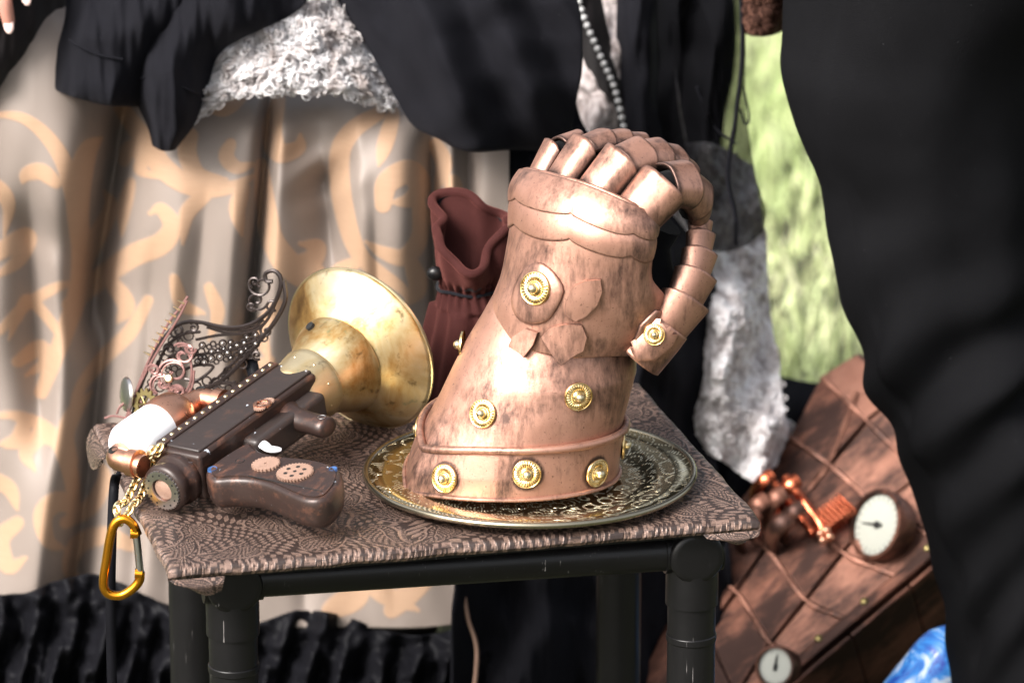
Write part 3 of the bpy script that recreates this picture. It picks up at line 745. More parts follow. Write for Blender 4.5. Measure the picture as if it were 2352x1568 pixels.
for i in range(3):
    MB().ball((bx1 + .0003, -.016 + .012 * i, .012), .0016, 8, 5, (.7, 1, 1)).build('rivet', 'silver', rec)
MB().tube([(bx1 - .004, .003, 0), (bx1 + .006, .003, 0)], .0245, 28).build('muzzle_collar', 'gun_dark', gun, sharp=50, bevel=.002)
def gear(r, teeth, th, hole, holes=0, hr=.0, depth=.13):
    """flat toothed wheel made as a closed ring, with round openings shown as bores"""
    mb = MB(); n = teeth * 4; out = []
    for i in range(n):
        a = 2 * math.pi * i / n; rr = r * (1 if (i % 4) in (0, 1) else 1 - depth); out.append((rr * math.cos(a), rr * math.sin(a)))
    inn = [(hole * math.cos(2 * math.pi * i / n), hole * math.sin(2 * math.pi * i / n)) for i in range(n)]
    rows = [[V((*p, 0)) for p in inn], [V((*p, 0)) for p in out], [V((*p, th)) for p in out], [V((*p, th)) for p in inn], [V((*p, 0)) for p in inn]]
    return mb.grid(rows, True)
def place(mb, mw): mb.v = [mw @ p for p in mb.v]; return mb
# emblem on the panel
ex, ey = gl2(603, 930, .0262)
for i, (dx, r_) in enumerate(((.0, .0085), (.0072, .0060), (-.0068, .0055))):
    place(gear(r_, 16, .0014 + .0006 * (i == 0), r_ * .62 if i == 0 else .0004), Matrix.Translation((ex + dx, ey - .001 * i, .0262))).build('emblem_gear', 'bright_copper' if i == 0 else 'wood_gear', rec, sharp=30)
for a in range(5):
    t = a * 2 * math.pi / 5
    MB().tube([(ex, ey, .0272), (ex + .0056 * math.cos(t), ey + .0056 * math.sin(t), .0272)], .0006, 6).build('spoke', 'bright_copper', rec)
# rear cap
capm = Matrix.Rotation(-math.pi / 2, 4, 'Y')
MB().lathe([(.0225, -.016), (.0240, -.012), (.0235, -.007), (.0205, -.004), (.0215, .000), (.0225, .006), (.0215, .010), (.0180, .0112), (.0105, .0112), (.0098, .0098), (.0001, .0098)], 48, capm).build('end_cap', 'gun_brown', gun, sharp=60)
place(gear(.0188, 34, .0022, .0108, depth=.06), capm @ Matrix.Translation((0, 0, .0108))).build('toothed_ring', 'silver', gun, sharp=30)
MB().lathe([(.0104, .0095), (.0085, .0108), (.0001, .0112)], 32, capm).build('cap_centre', 'wood_gear', gun)
for i in range(12):
    t = i * math.pi / 6; MB().tube([capm @ V((.0150 * math.cos(t), .0150 * math.sin(t), .0125)), capm @ V((.0150 * math.cos(t), .0150 * math.sin(t), .0134))], .0009, 8).build('ring_hole', 'dark_hole', gun)
# pistol grip: side view outline in gun plane, rounded slab
ZG = .014
def outline(pts, z): return [gl2(*q, z) for q in pts]
gp = outline([(474, 1078), (520, 1042), (572, 1016), (596, 1034), (640, 1046), (700, 1052), (745, 1060), (772, 1072), (784, 1086), (778, 1112), (757, 1138), (736, 1147), (714, 1149), (690, 1145), (655, 1131), (620, 1115), (582, 1104), (535, 1101), (488, 1102)], ZG)
def smooth_loop(p, m):
    P = np.array(p); n = len(P); Q = np.concatenate([P[-2:], P, P[:3]]); return [tuple(q) for q in cr(Q, (len(Q) - 1) * m + 1)[2 * m:(2 + n) * m]]
gp2 = smooth_loop(gp, 4)
gc = V((sum(p[0] for p in gp2) / len(gp2), sum(p[1] for p in gp2) / len(gp2), 0))
def ring_at(s, z, inset): 
    out = []
    n = len(gp2)
    for i, p in enumerate(gp2):
        a = V((*gp2[i - 2], 0)); b = V((*gp2[(i + 2) % n], 0)); t = (b - a).normalized(); nn = V((-t.y, t.x, 0))
        if nn.dot(gc - V((*p, 0))) < 0: nn = -nn
        out.append(V((p[0], p[1], z)) + nn * inset)
    return out
tilt = lambda r: r
gmb = MB(); layers = [(-.0165, .010), (-.0155, .005), (-.0125, .0012), (-.005, -.0005), (.005, -.0005), (.0110, .0), (.0130, .0012), (.0142, .0030)]
gmb.grid([ring_at(1, z, i) for z, i in layers], True); n_ = len(gp2)
gmb.f.append(tuple(range(n_ - 1, -1, -1))); b_ = (len(layers) - 1) * n_; gmb.f.append(tuple(b_ + i for i in range(n_)))
grip = gmb.build('grip', 'gun_brown', gun, sharp=60)
inner = ring_at(1, .0144, .0048)
pm = MB().grid([[p for p in inner], [p + V((0, 0, .0012)) for p in inner]], True); pm.f.append(tuple(n_ + i for i in range(n_)))
pm.build('grip_panel', 'gun_brown', grip, sharp=40)
GT = .0156
for (px, py, r_, te) in ((611, 1068, .0128, 22), (678, 1087, .0165, 34)):
    x, y = gl2(px, py, GT)
    ge = place(gear(r_, te, .0022, .0014, depth=.1), Matrix.Translation((x, y, GT))).build('grip_gear', 'wood_gear', grip, sharp=30)
    if te == 34:
        for i in range(6):
            t = i * math.pi / 3 + .3; c = V((x + .0085 * math.cos(t), y + .0085 * math.sin(t), GT + .0021))
            MB().tube([c, c + V((0, 0, .0004))], .0019, 12).build('bore', 'dark_hole', grip)
        c = V((x, y, GT + .0021)); MB().tube([c, c + V((0, 0, .0004))], .0016, 12).build('bore', 'dark_hole', grip)
for (px, py, m_, r_) in ((488, 1076, 'blue_screw', .0034), (765, 1076, 'blue_screw', .0030), (551, 1058, 'dark_hole', .0034)):
    x, y = gl2(px, py, GT); MB().lathe([(.0001, .0004), (r_, .0004), (r_ * 1.25, .0010), (r_ * 1.4, -.001)], 18, Matrix.Translation((x, y, GT - .0006))).build('screw', m_, grip)
a_, b_ = gl2(570, 1092, GT), gl2(740, 1128, GT)
MB().tube([(a_[0], a_[1], GT), ((a_[0] + b_[0]) / 2, (a_[1] + b_[1]) / 2, GT + .0002), (b_[0], b_[1], GT)], .0006, 6).build('groove', 'dark_hole', grip)
# under-body between grip and front handle, trigger, handle
u0, u1 = gl2(560, 1035, .0), gl2(690, 975, .0)
rbox(min(u0[0], u1[0]), bx1 - .010, -.040, -.018, -.016, .012).build('under_barrel', 'gun_dark', gun, bevel=.005, seg=3)
tx, ty = gl2(588, 1030, .004)
MB().tube(curve([(tx + .010, -.028, .004), (tx + .006, -.040, .006), (tx + .004, -.049, .004), (tx + .010, -.057, .002)], 12), [.0062, .006, .0058, .0055, .0052, .005, .0048, .0045, .0042, .004, .0035, .002], 10, flat=.55).build('trigger', 'milky_white', gun)
hb = gl2(652, 955, .002); hx, hy = gl2(757, 983, .002); hv = V((hx - hb[0], hy - hb[1], 0))
hpt = [V((hb[0], hb[1], .002)) + hv * t for t in (-.15, .0, .12, .25, .4, .55, .7, .84, .94, .985, 1.0)]
fh = MB().tube(hpt, [.0190, .0185, .0165, .0138, .0122, .0115, .0115, .0120, .0116, .0095, .006], 20, flat=.82).build('front_handle', 'gun_brown', gun)
hx, hy = hx - hv.x * .14, hy - hv.y * .14 - .012
MB().lathe([(.0001, .0), (.0028, .0), (.0036, .0006), (.0042, -.001)], 16, Matrix.Translation((hx, hy + .012, .0112))).build('screw', 'silver', fh)
# white canister with copper ends and elbow pipes
CY, CZc = .060, .016
cx0, cx1 = .040 * L, .47 * L
CXM = Matrix.Translation((0, CY, CZc)) @ XR
MB().lathe([(.0001, cx0 - .002), (.012, cx0 - .001), (.0195, cx0 + .004), (.0225, cx0 + .010), (.0230, cx0 + .020), (.0230, cx0 + .050), (.0222, cx0 + .054)], 36, CXM).build('canister', 'milky_white', gun)
MB().lathe([(.0225, cx0 + .050), (.0238, cx0 + .053), (.0240, cx0 + .068), (.0225, cx0 + .078), (.0170, cx0 + .086), (.0110, cx0 + .089), (.0001, cx0 + .090)], 36, CXM).build('canister_cap', 'bright_copper', gun)
def elbow(xc, d, name='elbow_pipe'):
    mb = MB()
    mb.tube(curve([(xc - d * .030, CY, CZc), (xc - d * .012, CY, CZc), (xc - d * .002, CY - .004, CZc), (xc, CY - .014, CZc), (xc, CY - .034, CZc - .002)], 20), .0105, 18)
    mb.tube([(xc, CY - .020, CZc), (xc, CY - .029, CZc)], .0128, 18); mb.tube([(xc - d * .016, CY, CZc), (xc - d * .025, CY, CZc)], .0128, 18)
    e = mb.build(name, 'bright_copper', gun, sharp=50)
    c = V((xc + d * .001, CY - .003, CZc + .0085)); MB().lathe([(.0001, .001), (.0030, .001), (.0042, .0022), (.005, .0)], 14, Matrix.Translation(c)).build('screw', 'dark_hole', e)
elbow(cx0 - .014, -1); elbow(cx0 + .112, 1)

# ------------------------------------------------------------------ gold chain and carabiner hanging off the gun
ch_top = at(352, 1030, z=TZ + .055)
edge_p = at(290, 1148, z=TZ + .006)
hang = [V(ch_top), at(335, 1062, z=TZ + .036), at(312, 1105, z=TZ + .018), V(edge_p), at(268, 1165, y=edge_p.y - .02), at(277, 1205, y=edge_p.y - .022)]
def chain(path, name, label, off):
    pts = curve(path, 200); Ls = [0]
    for i in range(1, 200): Ls.append(Ls[-1] + (pts[i] - pts[i - 1]).length)
    t = thing(name, label, 'chain', pts[0], 'gold chain strands on the toy gun')
    lk = .0082; n = int(Ls[-1] / (lk * .62)); proto = None
    for i in range(n):
        s = (i + .5) * lk * .62; q = float(np.interp(s, Ls, range(200))); a = int(min(q, 198)); p = pts[a].lerp(pts[a + 1], q - a); T = (pts[a + 1] - pts[a]).normalized()
        mw = Matrix.Translation(p - OFF[t]) @ frame((0, 0, 0), V((0, -1, .4)), T) @ Matrix.Rotation(R(35 + 90 * (i % 2)), 4, 'X')
        if proto is None:
            lm = MB().tube([(lk / 2 * math.cos(k), lk * .36 * math.sin(k), 0) for k in np.linspace(0, 2 * math.pi, 15)[:-1]], .00145, 6, closed=True).mesh('link'); lm.materials.append(M['pale_gold']); proto = lm
        o = bpy.data.objects.new('link', proto); C.objects.link(o); o.parent = t; o.matrix_local = mw
chain(hang, 'gold_chain', 'left strand of gold chain from the copper elbow to the carabiner', 0)
chain([p + V((.006 + .002 * i, .003, .001)) for i, p in enumerate(hang[:-1])] + [hang[-1] + V((.003, .0, .004))], 'gold_chain', 'right strand of gold chain from the copper elbow to the carabiner', 1)
ky = edge_p.y - .024
kb = thing('carabiner', 'orange anodised carabiner with silver gate hanging off the stool edge', 'carabiner', at(285, 1290, y=ky))
body = [at(q[0], q[1], y=ky + q[2]) for q in ((316, 1228, 0), (306, 1205, 0), (290, 1192, 0), (272, 1194, 0), (260, 1210, 0), (252, 1240, 0), (244, 1290, 0), (238, 1330, 0), (240, 1352, 0), (254, 1365, 0), (280, 1366, 0), (306, 1350, 0), (320, 1332, 0), (322, 1312, 0))]
MB().tube(curve(body, 60), .0042, 12).build('carabiner_body', 'orange_anodised', kb)
gt = MB().tube([at(313, 1226, y=ky), at(322, 1314, y=ky)], .0034, 12).build('gate', 'silver', kb)
for q in ((312, 1224), (322, 1316)):
    MB().tube([at(q[0] - 12, q[1], y=ky), at(q[0] + 5, q[1] + 1, y=ky)], .0047, 12).build('gate_socket', 'orange_anodised', kb, sharp=50)

# ------------------------------------------------------------------ maroon drawstring pouch
pc = at(1085, 930, z=TZ + .001); pc.y += .02
PY = pc.y
pouch = thing('drawstring_pouch', 'maroon velvet drawstring pouch with a gathered neck behind the gauntlet', 'pouch', pc)
def pz(py): return (at(1085, py, y=PY).z)
ROW = [  # py, centre px, radius px x, radius depth m, fold amp, ruffle
    (945, 1075, 108, .038, .03), (930, 1080, 132, .045, .06), (870, 1085, 128, .046, .09), (790, 1095, 120, .046, .12), (730, 1098, 108, .043, .14),
    (690, 1092, 92, .036, .14), (664, 1086, 78, .030, .17), (652, 1085, 76, .029, .17), (640, 1086, 82, .033, .14), (610, 1088, 92, .040, .16), (575, 1088, 98, .044, .21), (545, 1088, 99, .047, .25), (528, 1088, 97, .047, .27), (522, 1088, 93, .045, .27)]
KR = cr(np.array(ROW), 90); n = 180; rows = []
def ruff(a): return math.sin(3 * a + .6) + .7 * math.sin(5 * a + 2.1) + .35 * math.sin(8 * a)
for j, (py, cx, rpx, rd, amp) in enumerate(KR):
    t = j / 89; row = []
    for i in range(n):
        a = 2 * math.pi * i / n
        neck = math.exp(-((py - 660) / 28) ** 2)
        f = 1 + amp * (ruff(a + .15 * t) * .75 if py < 640 else (.55 * ruff(a) * max(0, (700 - py) / 60) if py < 700 else .5 * math.sin(9 * a + 2 * t) + .6 * math.sin(5 * a - 1.5 * t))) + neck * .08 * math.sin(24 * a) + .012 * math.sin(17 * a + 3 * t) * (py > 660)
        z = pz(py)
        up = 0
        if py < 640: up = (.016 * math.sin(a) + .007 * math.sin(2 * a + 2.4) + .006 * math.sin(3 * a + 2.6)) * (640 - py) / 110
        row.append(V((pc.x + (cx - 1085) / 2500 + rpx / 2480 * f * math.cos(a), PY + rd * f * math.sin(a) * 1.0, z + up)))
    rows.append(row)
pb = MB().grid(rows, True); pb.f.append(tuple(range(n - 1, -1, -1)))
pb.build('pouch_body', 'velvet_maroon', pouch, solid=.0035, sharp=180)
lin = [[V((pc.x + (p.x - pc.x) * .93, PY + (p.y - PY) * .93, p.z - .002)) for p in r] for r in rows[52:89]]
MB().grid(lin, True).build('lining', 'dark_lining', pouch, sharp=180)
MB().tube([p.lerp(V((pc.x, PY, p.z)), -.03) for p in rows[-1]], .0044, 10, closed=True).build('rolled_hem', 'velvet_maroon', pouch)
MB().ball(at(1000, 628, y=PY - .02), .007, 12, 8, (1.2, .8, 1)).build('cord_stopper', 'black_tube', pouch)
nk = [V((pc.x + .0330 * math.cos(a), PY + .0315 * math.sin(a), pz(657) + .001 * math.sin(5 * a))) for a in np.linspace(0, 2 * math.pi, 49)[:-1]]
MB().tube(nk, .0016, 6, closed=True).build('drawstring', 'dark_lining', pouch)

# ------------------------------------------------------------------ filigree mask leaning behind the gun
def spiral(cx, cy, r, a0, turns, y, sgn=1, tail=None, m=26):
    pts = []
    for i in range(m):
        t = i / (m - 1); rr = r * (1 - .86 * t); a = a0 + sgn * turns * 2 * math.pi * t
        pts.append((cx + rr * math.cos(a), cy + rr * math.sin(a) * .95))
    return ([tail] if tail else []) + pts
def my(px, py): return .155 + (px - 450) * -.00012 + (1000 - py) * .00008      # leans back to the left
mk0 = at(430, 985, y=.16); mk0.z = TZ
mask = thing('filigree_mask', 'black metal filigree eye mask with wire scrolls and small gears behind the toy gun', 'mask', mk0)
def wire(mb, pts, r=.0011, m=40, dy=0, smooth=True):
    q = cr(np.array(pts, float), m) if smooth else np.array(pts, float)
    mb.tube([at(x, y, y=my(x, y) + dy) for x, y in q], r * 1.3, 6)
A = MB()
for pts, r in (
    ([(300, 985), (318, 900), (352, 820), (390, 760), (440, 738), (520, 752), (575, 745), (618, 715), (640, 675), (645, 640), (630, 622), (610, 628), (612, 645), (626, 646)], .0016),
    ([(652, 645), (655, 690), (630, 740), (590, 790), (555, 830), (520, 865), (470, 892), (420, 905)], .0016),
    ([(450, 780), (500, 770), (560, 765), (600, 750), (625, 715), (632, 690)], .0011),
    ([(430, 820), (470, 812), (520, 806), (566, 790), (600, 770)], .0011),
    ([(420, 850), (455, 838), (490, 842), (455, 872), (425, 870)], .0012),
    ([(500, 868), (530, 838), (556, 812), (575, 790)], .0011),
    ([(480, 880), (520, 855), (550, 840)], .0009),
    ([(470, 890), (505, 880), (540, 882), (535, 900), (505, 902), (470, 896)], .0013),
    ([(470, 745), (520, 758), (575, 755), (606, 735)], .0009), ([(475, 752), (520, 764), (570, 764), (604, 745)], .0009),
    ([(355, 860), (380, 800), (420, 768), (460, 762)], .0012), ([(340, 905), (365, 850), (400, 815), (440, 800)], .0011)):
    wire(A, pts, r)
for s in (spiral(590, 690, 26, .2, 1.3, 0), spiral(600, 655, 30, 3.4, 1.2, 0, -1), spiral(577, 704, 12, 0, 1.5, 0), spiral(625, 700, 16, 1, 1.2, 0), spiral(408, 760, 18, 2, 1.4, 0), spiral(445, 752, 12, 4, 1.4, 0),
          spiral(585, 648, 14, 2, 1.3, 0), spiral(612, 760, 15, 4, 1.2, 0, -1), spiral(590, 815, 12, 1, 1.2, 0), spiral(390, 800, 14, 3, 1.3, 0), spiral(470, 905, 10, 3, 1.3, 0)):
    wire(A, s, .0010, 46)
A.build('filigree_frame', 'filigree_black', mask)
def inside(p, poly):
    c = False; j = len(poly) - 1
    for i in range(len(poly)):
        if (poly[i][1] > p[1]) != (poly[j][1] > p[1]) and p[0] < (poly[j][0] - poly[i][0]) * (p[1] - poly[i][1]) / (poly[j][1] - poly[i][1]) + poly[i][0]: c = not c
        j = i
    return c
def cells(poly, r0, r1, tries, mb, wr=.0007, gems=None):
    got = []
    xs = [p[0] for p in poly]; ys = [p[1] for p in poly]
    for k in range(tries):
        p = (random.uniform(min(xs), max(xs)), random.uniform(min(ys), max(ys)))
        if not inside(p, poly): continue
        d = min([math.hypot(p[0] - q[0], p[1] - q[1]) - q[2] for q in got] + [r1])
        if d >= r0: got.append((p[0], p[1], min(d, r1)))
    for x, y, r in got:
        mb.tube([at(x + r * math.cos(a), y + r * math.sin(a), y=my(x, y)) for a in np.linspace(0, 2 * math.pi, 11)[:-1]], wr, 5, closed=True)
        if gems is not None and random.random() < .75: gems.ball(at(x, y, y=my(x, y) - .001), r / 2560 * .62, 8, 5)
N = MB(); G = MB()
cells([(430, 822), (470, 788), (530, 785), (590, 768), (610, 775), (560, 812), (500, 832), (450, 836)], 4.5, 8, 900, N, .0009, G)
cells([(420, 905), (460, 875), (500, 868), (560, 812), (590, 800), (550, 846), (500, 880), (450, 905)], 4.5, 10, 700, N, .0009)
cells([(470, 892), (505, 880), (545, 880), (538, 902), (500, 906)], 4, 8, 300, N, .0009)
cells([(310, 980), (330, 900), (352, 850), (372, 880), (350, 940), (330, 1000)], 4.5, 10, 400, N, .0008)
cells([(352, 850), (380, 790), (430, 760), (440, 790), (400, 830), (420, 860), (380, 890)], 5, 11, 400, N, .0008)
N.build('net_infill', 'filigree_black', mask); tag(G.build('crystals', 'crystal', mask), kind='stuff')
W = MB()
for pts in ([(262, 1060), (285, 985), (312, 900), (345, 820), (385, 745), (415, 705), (432, 680)], [(270, 1020), (300, 930), (335, 855), (372, 790), (410, 730), (430, 690)],
            [(300, 950), (290, 925), (275, 935), (268, 950)], [(300, 1000), (330, 960), (360, 930), (400, 915), (430, 895), (440, 860), (436, 820), (420, 790)],
            [(330, 985), (365, 945), (410, 925), (440, 890), (446, 850)], [(285, 1050), (300, 1010), (330, 985)], [(240, 960), (262, 955), (300, 962)], [(262, 1075), (280, 1090), (300, 1080)]):
    wire(W, pts, .0009, 40, -.012)
for cx, cy, r, a, tn in ((400, 855, 46, 1, 1.4), (372, 880, 30, 2, 1.3), (420, 815, 30, 4, 1.2), (350, 945, 26, 2, 1.3), (332, 985, 20, 4, 1.3), (300, 985, 22, 0, 1.3), (408, 900, 20, 3, 1.2), (436, 800, 14, 0, 1.2), (318, 925, 14, 0, 1.3), (352, 850, 16, 3, 1.2), (300, 1030, 18, 1, 1.2)):
    wire(W, spiral(cx, cy, r, a, tn, 0), .0010, 50, -.013); wire(W, spiral(cx + 3, cy + 2, r * .86, a + .1, tn, 0), .0006, 50, -.015)
W.build('wire_scroll', 'wire_rose', mask)
for i in range(9):
    t = i / 8; x = 345 + 78 * t; y = 815 - 118 * t; p = at(x, y, y=my(x, y) - .012)
    MB().tube([p, p + V((-.006, -.001, .0035))], [.0016, .0004], 6).build('spike', 'pale_brass', mask)
for x, y, r in ((334, 928, .0150), (302, 1018, .0130)):
    p = at(x, y, y=my(x, y) - .020); place(gear(r, 14, .0016, r * .55, depth=.2), frame(p, V((-.62, -.7, .25)))).build('small_gear', 'old_brass', mask, sharp=30)
    mb = MB()
    for a in range(3):
        q = frame(p, V((-.62, -.7, .25))); t = a * math.pi / 3; mb.tube([q @ V((r * .6 * math.cos(t), r * .6 * math.sin(t), .0008)), q @ V((-r * .6 * math.cos(t), -r * .6 * math.sin(t), .0008))], .0009, 6)
    mb.build('gear_spokes', 'old_brass', mask)
for x, y in ((388, 911 - 0), (387, 868)):
    p = at(x, y, y=my(x, y) - .018); MB().lathe([(.0001, .002), (.003, .0018), (.0042, .0), (.0045, -.001)], 16, frame(p, V((-.1, -.9, .35)))).build('rivet', 'pale_brass', mask)
p = at(290, 905, y=my(290, 905) - .008); MB().lathe([(.0001, .004), (.010, .0035), (.0155, .0015), (.0165, -.001), (.0155, -.002)], 32, frame(p, V((-.93, -.35, .1)))).build('watch_case', 'silver', mask)
# black ribbon tie
rb = [at(400, 922, y=.115), at(372, 948, y=.105), at(340, 985, y=.10), at(300, 1040, z=TZ + .010), at(272, 1085, z=TZ + .006), at(262, 1120, z=TZ - .012), at(256, 1250, y=-.02), at(254, 1400, y=-.02), at(258, 1600, y=-.02)]
pts = curve(rb, 70)
MB().grid([[p + V((-.0045 if k > 35 else -.002, 0, 0)), p + V((.0045 if k > 35 else .002, .001, 0))] for k, p in enumerate(pts)]).build('ribbon', 'black_satin', mask, solid=.0006)
MB().ball(at(402, 920, y=.112), .006, 10, 7, (1.4, .8, .8)).build('ribbon_knot', 'black_satin', mask)
MB().grid([[at(560 + 0, 828, y=.16), at(590, 822, y=.16)], [at(570, 865, y=.155), at(598, 858, y=.155)], [at(580, 900, y=.15), at(610, 890, y=.15)]]).build('ribbon', 'black_satin', mask, solid=.0006)

# ------------------------------------------------------------------ seated person in the gold scroll skirt
def body(name, joints, edges, parent, mat='charcoal_cloth', sub=2):
    """continuous skinned figure: joints {i: (pos, radius)}"""
    me = bpy.data.meshes.new(name); off = OFF[parent]
    me.from_pydata([tuple(V(p) - off) for p, r in joints], edges, []); me.update()
    o = bpy.data.objects.new(name, me); C.objects.link(o); o.parent = parent
    m = o.modifiers.new('skin', 'SKIN'); m.use_smooth_shade = True
    for i, (p, r) in enumerate(joints): me.skin_vertices[0].data[i].radius = (r, r) if not isinstance(r, tuple) else r
    me.skin_vertices[0].data[0].use_root = True
    s = o.modifiers.new('sub', 'SUBSURF'); s.levels = sub; s.render_levels = sub
    me.materials.append(M[mat]); return o
wx = at(560, 300, y=.8).x
woman = thing('person', 'seated person in beige and gold scroll-patterned skirt, white ruffled top and black cardigan', 'person', (wx, .95, 0), 'people around the stool')
body('body', [((wx, 1.02, .56), .15), ((wx, 1.03, .72), .13), ((wx, 1.02, .92), .15), ((wx, 1.02, 1.06), .08),
              ((wx - .11, .98, .54), .10), ((wx - .16, .82, .52), .075), ((wx - .17, .82, .28), .055), ((wx - .17, .82, .08), .04), ((wx - .17, .74, .05), .035),
              ((wx + .11, .98, .54), .10), ((wx + .16, .82, .52), .075), ((wx + .17, .82, .28), .055), ((wx + .17, .82, .08), .04), ((wx + .17, .74, .05), .035)],
     [(0, 1), (1, 2), (2, 3), (0, 4), (4, 5), (5, 6), (6, 7), (7, 8), (0, 9), (9, 10), (10, 11), (11, 12), (12, 13)], woman)

def gau(x, c, w): return np.exp(-((x - c) / w) ** 2)
def span(py, a, b, s=50.): return 1 / (1 + np.exp(-(py - a) / s)) / (1 + np.exp((py - b) / s))
def skirt_disp(px, py, u, v):
    d = np.zeros(px.shape)
    def crease(cx, w, dep, a, b, s=40): 
        nonlocal d
        d = d + 1.2 * dep * np.exp(-np.abs((px - cx) / w) ** 1.6) * span(py, a, b, s)
    crease(285 - .16 * (py - 250), 50, .21, 180, 760)
    crease(618 - .09 * (py - 250), 17, .10, 200, 900, 30)
    crease(655 - .06 * (py - 250), 40, -.022, 230, 1000)
    crease(745 + .10 * (py - 400), 50, .085, 380, 620)
    crease(820 + .05 * (py - 300), 34, -.020, 260, 560)
    crease(985 + .02 * py, 30, .11, 330, 900)
    crease(1035, 26, -.02, 300, 900); crease(1075, 22, .04, 300, 1000)
    crease(225 - .12 * (py - 900), 44, .15, 720, 1500)
    crease(150 - .12 * (py - 800), 55, -.030, 640, 1500)
    crease(75 + .05 * (py - 600), 42, .08, 480, 1000)
    crease(470 - .1 * (py - 500), 26, .020, 480, 1300)
    crease(525 - .06 * (py - 700), 24, -.012, 420, 1300); crease(345 - .06 * (py - 700), 26, .016, 600, 1400)
    crease(395 - .10 * (py - 700), 30, -.012, 500, 1400)
    crease(870 + .05 * (py - 700), 22, .02, 520, 1300); crease(700, 26, .018, 700, 1400)
    # a diagonal pull near the right knee and a slack swag on the left
    q = (px - 690) * .62 + (py - 430) * .78
    d = d + .018 * np.sin(q / 17.) * np.exp(-((px - 745) / 75) ** 2 - ((py - 400) / 65) ** 2)
    q2 = (px - 60) * -.45 + (py - 520) * .9
    d = d + .030 * np.exp(-(q2 / 42) ** 2) * np.exp(-((px - 70) / 120) ** 2)
    d = d - .045 * gau(px, 470, 150) * gau(py, 520, 330) - .05 * gau(px, 880, 110) * gau(py, 520, 300) - .04 * gau(px, 60, 120) * gau(py, 420, 300)
    nn = vnoise(px, py * .5, .006, 2.2, 2) * .010
    return d * .50 + nn
nu_, nv_ = 430, 430
top = [(-90, -60), (100, -30), (300, 110), (560, 190), (800, 195), (980, 230), (1170, 260)]
SR = []
for f, yy in ((0, .60), (.05, .545), (.14, .522), (.28, .515), (.5, .52), (.75, .512), (1, .50)):
    SR.append([(px, py + (1440 - 25 * (i == 6) - py) * f, yy + (.02 if i in (0, 6) else 0)) for i, (px, py) in enumerate(top)])
Ws, spx, spy = sheet(SR, nu_, nv_, skirt_disp)
sk = gridmb(Ws).build('skirt', 'skirt', woman, sharp=180, solid=.0015)
# scroll pattern: tapered strokes in the cloth's own layout
STR = [
 ([(95, 900), (150, 760), (185, 640), (180, 500), (140, 360), (60, 275), (-40, 262)], 17), ([(150, 780), (70, 690), (40, 730), (20, 780)], 10), ([(182, 560), (180, 440), (200, 350), (232, 318)], 20),
 ([(130, 420), (95, 395), (62, 400), (52, 420)], 14), ([(190, 620), (215, 560), (255, 480), (240, 440)], 15), ([(40, 830), (90, 800), (105, 830), (60, 862)], 14), ([(-20, 590), (30, 560), (62, 548), (40, 600), (-20, 640)], 17),
 ([(160, 700), (230, 640), (300, 590), (370, 560), (395, 520), (370, 480), (345, 490)], 19), ([(0, 760), (60, 700), (130, 660), (170, 650)], 10),
 ([(280, 250), (330, 320), (380, 390), (450, 430), (530, 430), (590, 400)], 18), ([(440, 310), (430, 350), (455, 400), (520, 412)], 16), ([(530, 330), (520, 360), (545, 385), (590, 375)], 13),
 ([(285, 370), (300, 340), (330, 360), (322, 390), (370, 410)], 14), ([(300, 420), (285, 480), (280, 540)], 12), ([(480, 440), (430, 490), (420, 560)], 14), ([(560, 430), (545, 480), (555, 540)], 14),
 ([(640, 230), (625, 300), (640, 350), (685, 340), (690, 310)], 17), ([(608, 470), (630, 560), (690, 620), (730, 570), (690, 560)], 20), ([(600, 380), (612, 480), (640, 590), (700, 650), (790, 690)], 17),
 ([(760, 660), (700, 600), (680, 640)], 14), ([(870, 260), (810, 300), (780, 360), (790, 480), (830, 590), (920, 660), (940, 690)], 17), ([(905, 260), (885, 330), (870, 380)], 14),
 ([(880, 470), (890, 420), (940, 395), (965, 430), (940, 460), (900, 465)], 20), ([(960, 450), (965, 540), (930, 590), (880, 580), (840, 555)], 15), ([(830, 600), (780, 620), (740, 650)], 12),
 ([(945, 600), (960, 660), (930, 700)], 16), ([(560, 220), (520, 250), (490, 260)], 12), ([(1040, 420), (1050, 520), (1060, 620)], 20), ([(1000, 330), (1020, 380), (1000, 440)], 14), ([(990, 500), (1020, 480), (1050, 500)], 16),
 ([(340, 690), (300, 760), (240, 820), (180, 900), (160, 1000)], 13), ([(250, 640), (290, 700), (270, 740)], 15), ([(480, 660), (500, 720), (480, 780)], 12), ([(400, 640), (420, 700), (470, 720)], 12),
 ([(170, 1150), (160, 1080), (130, 1010), (60, 960), (-40, 950)], 14), ([(165, 1060), (150, 1000), (175, 940), (210, 900)], 15), ([(130, 1010), (95, 1000), (60, 1040), (80, 1080)], 15), ([(60, 960), (40, 1010), (0, 1020)], 14),
 ([(190, 1180), (140, 1150), (100, 1180), (110, 1240), (150, 1260)], 17), ([(300, 1250), (240, 1230), (180, 1250), (160, 1310), (200, 1340)], 16), ([(150, 1200), (210, 1160), (240, 1100), (230, 1060)], 14), ([(40, 1200), (0, 1240), (20, 1300), (60, 1280)], 16),
 ([(-40, 1090), (20, 1120), (40, 1170)], 13), ([(420, 1380), (460, 1340), (470, 1300)], 16), ([(760, 1400), (820, 1360), (800, 1300)], 22), ([(900, 1400), (960, 1340), (1010, 1300)], 20), ([(830, 1300), (880, 1360), (960, 1400)], 18),
 ([(640, 700), (600, 760), (620, 830)], 14), ([(620, 830), (580, 850), (560, 820)], 14), ([(-60, 420), (-10, 430), (20, 470), (10, 540)], 14)]
SEG = []
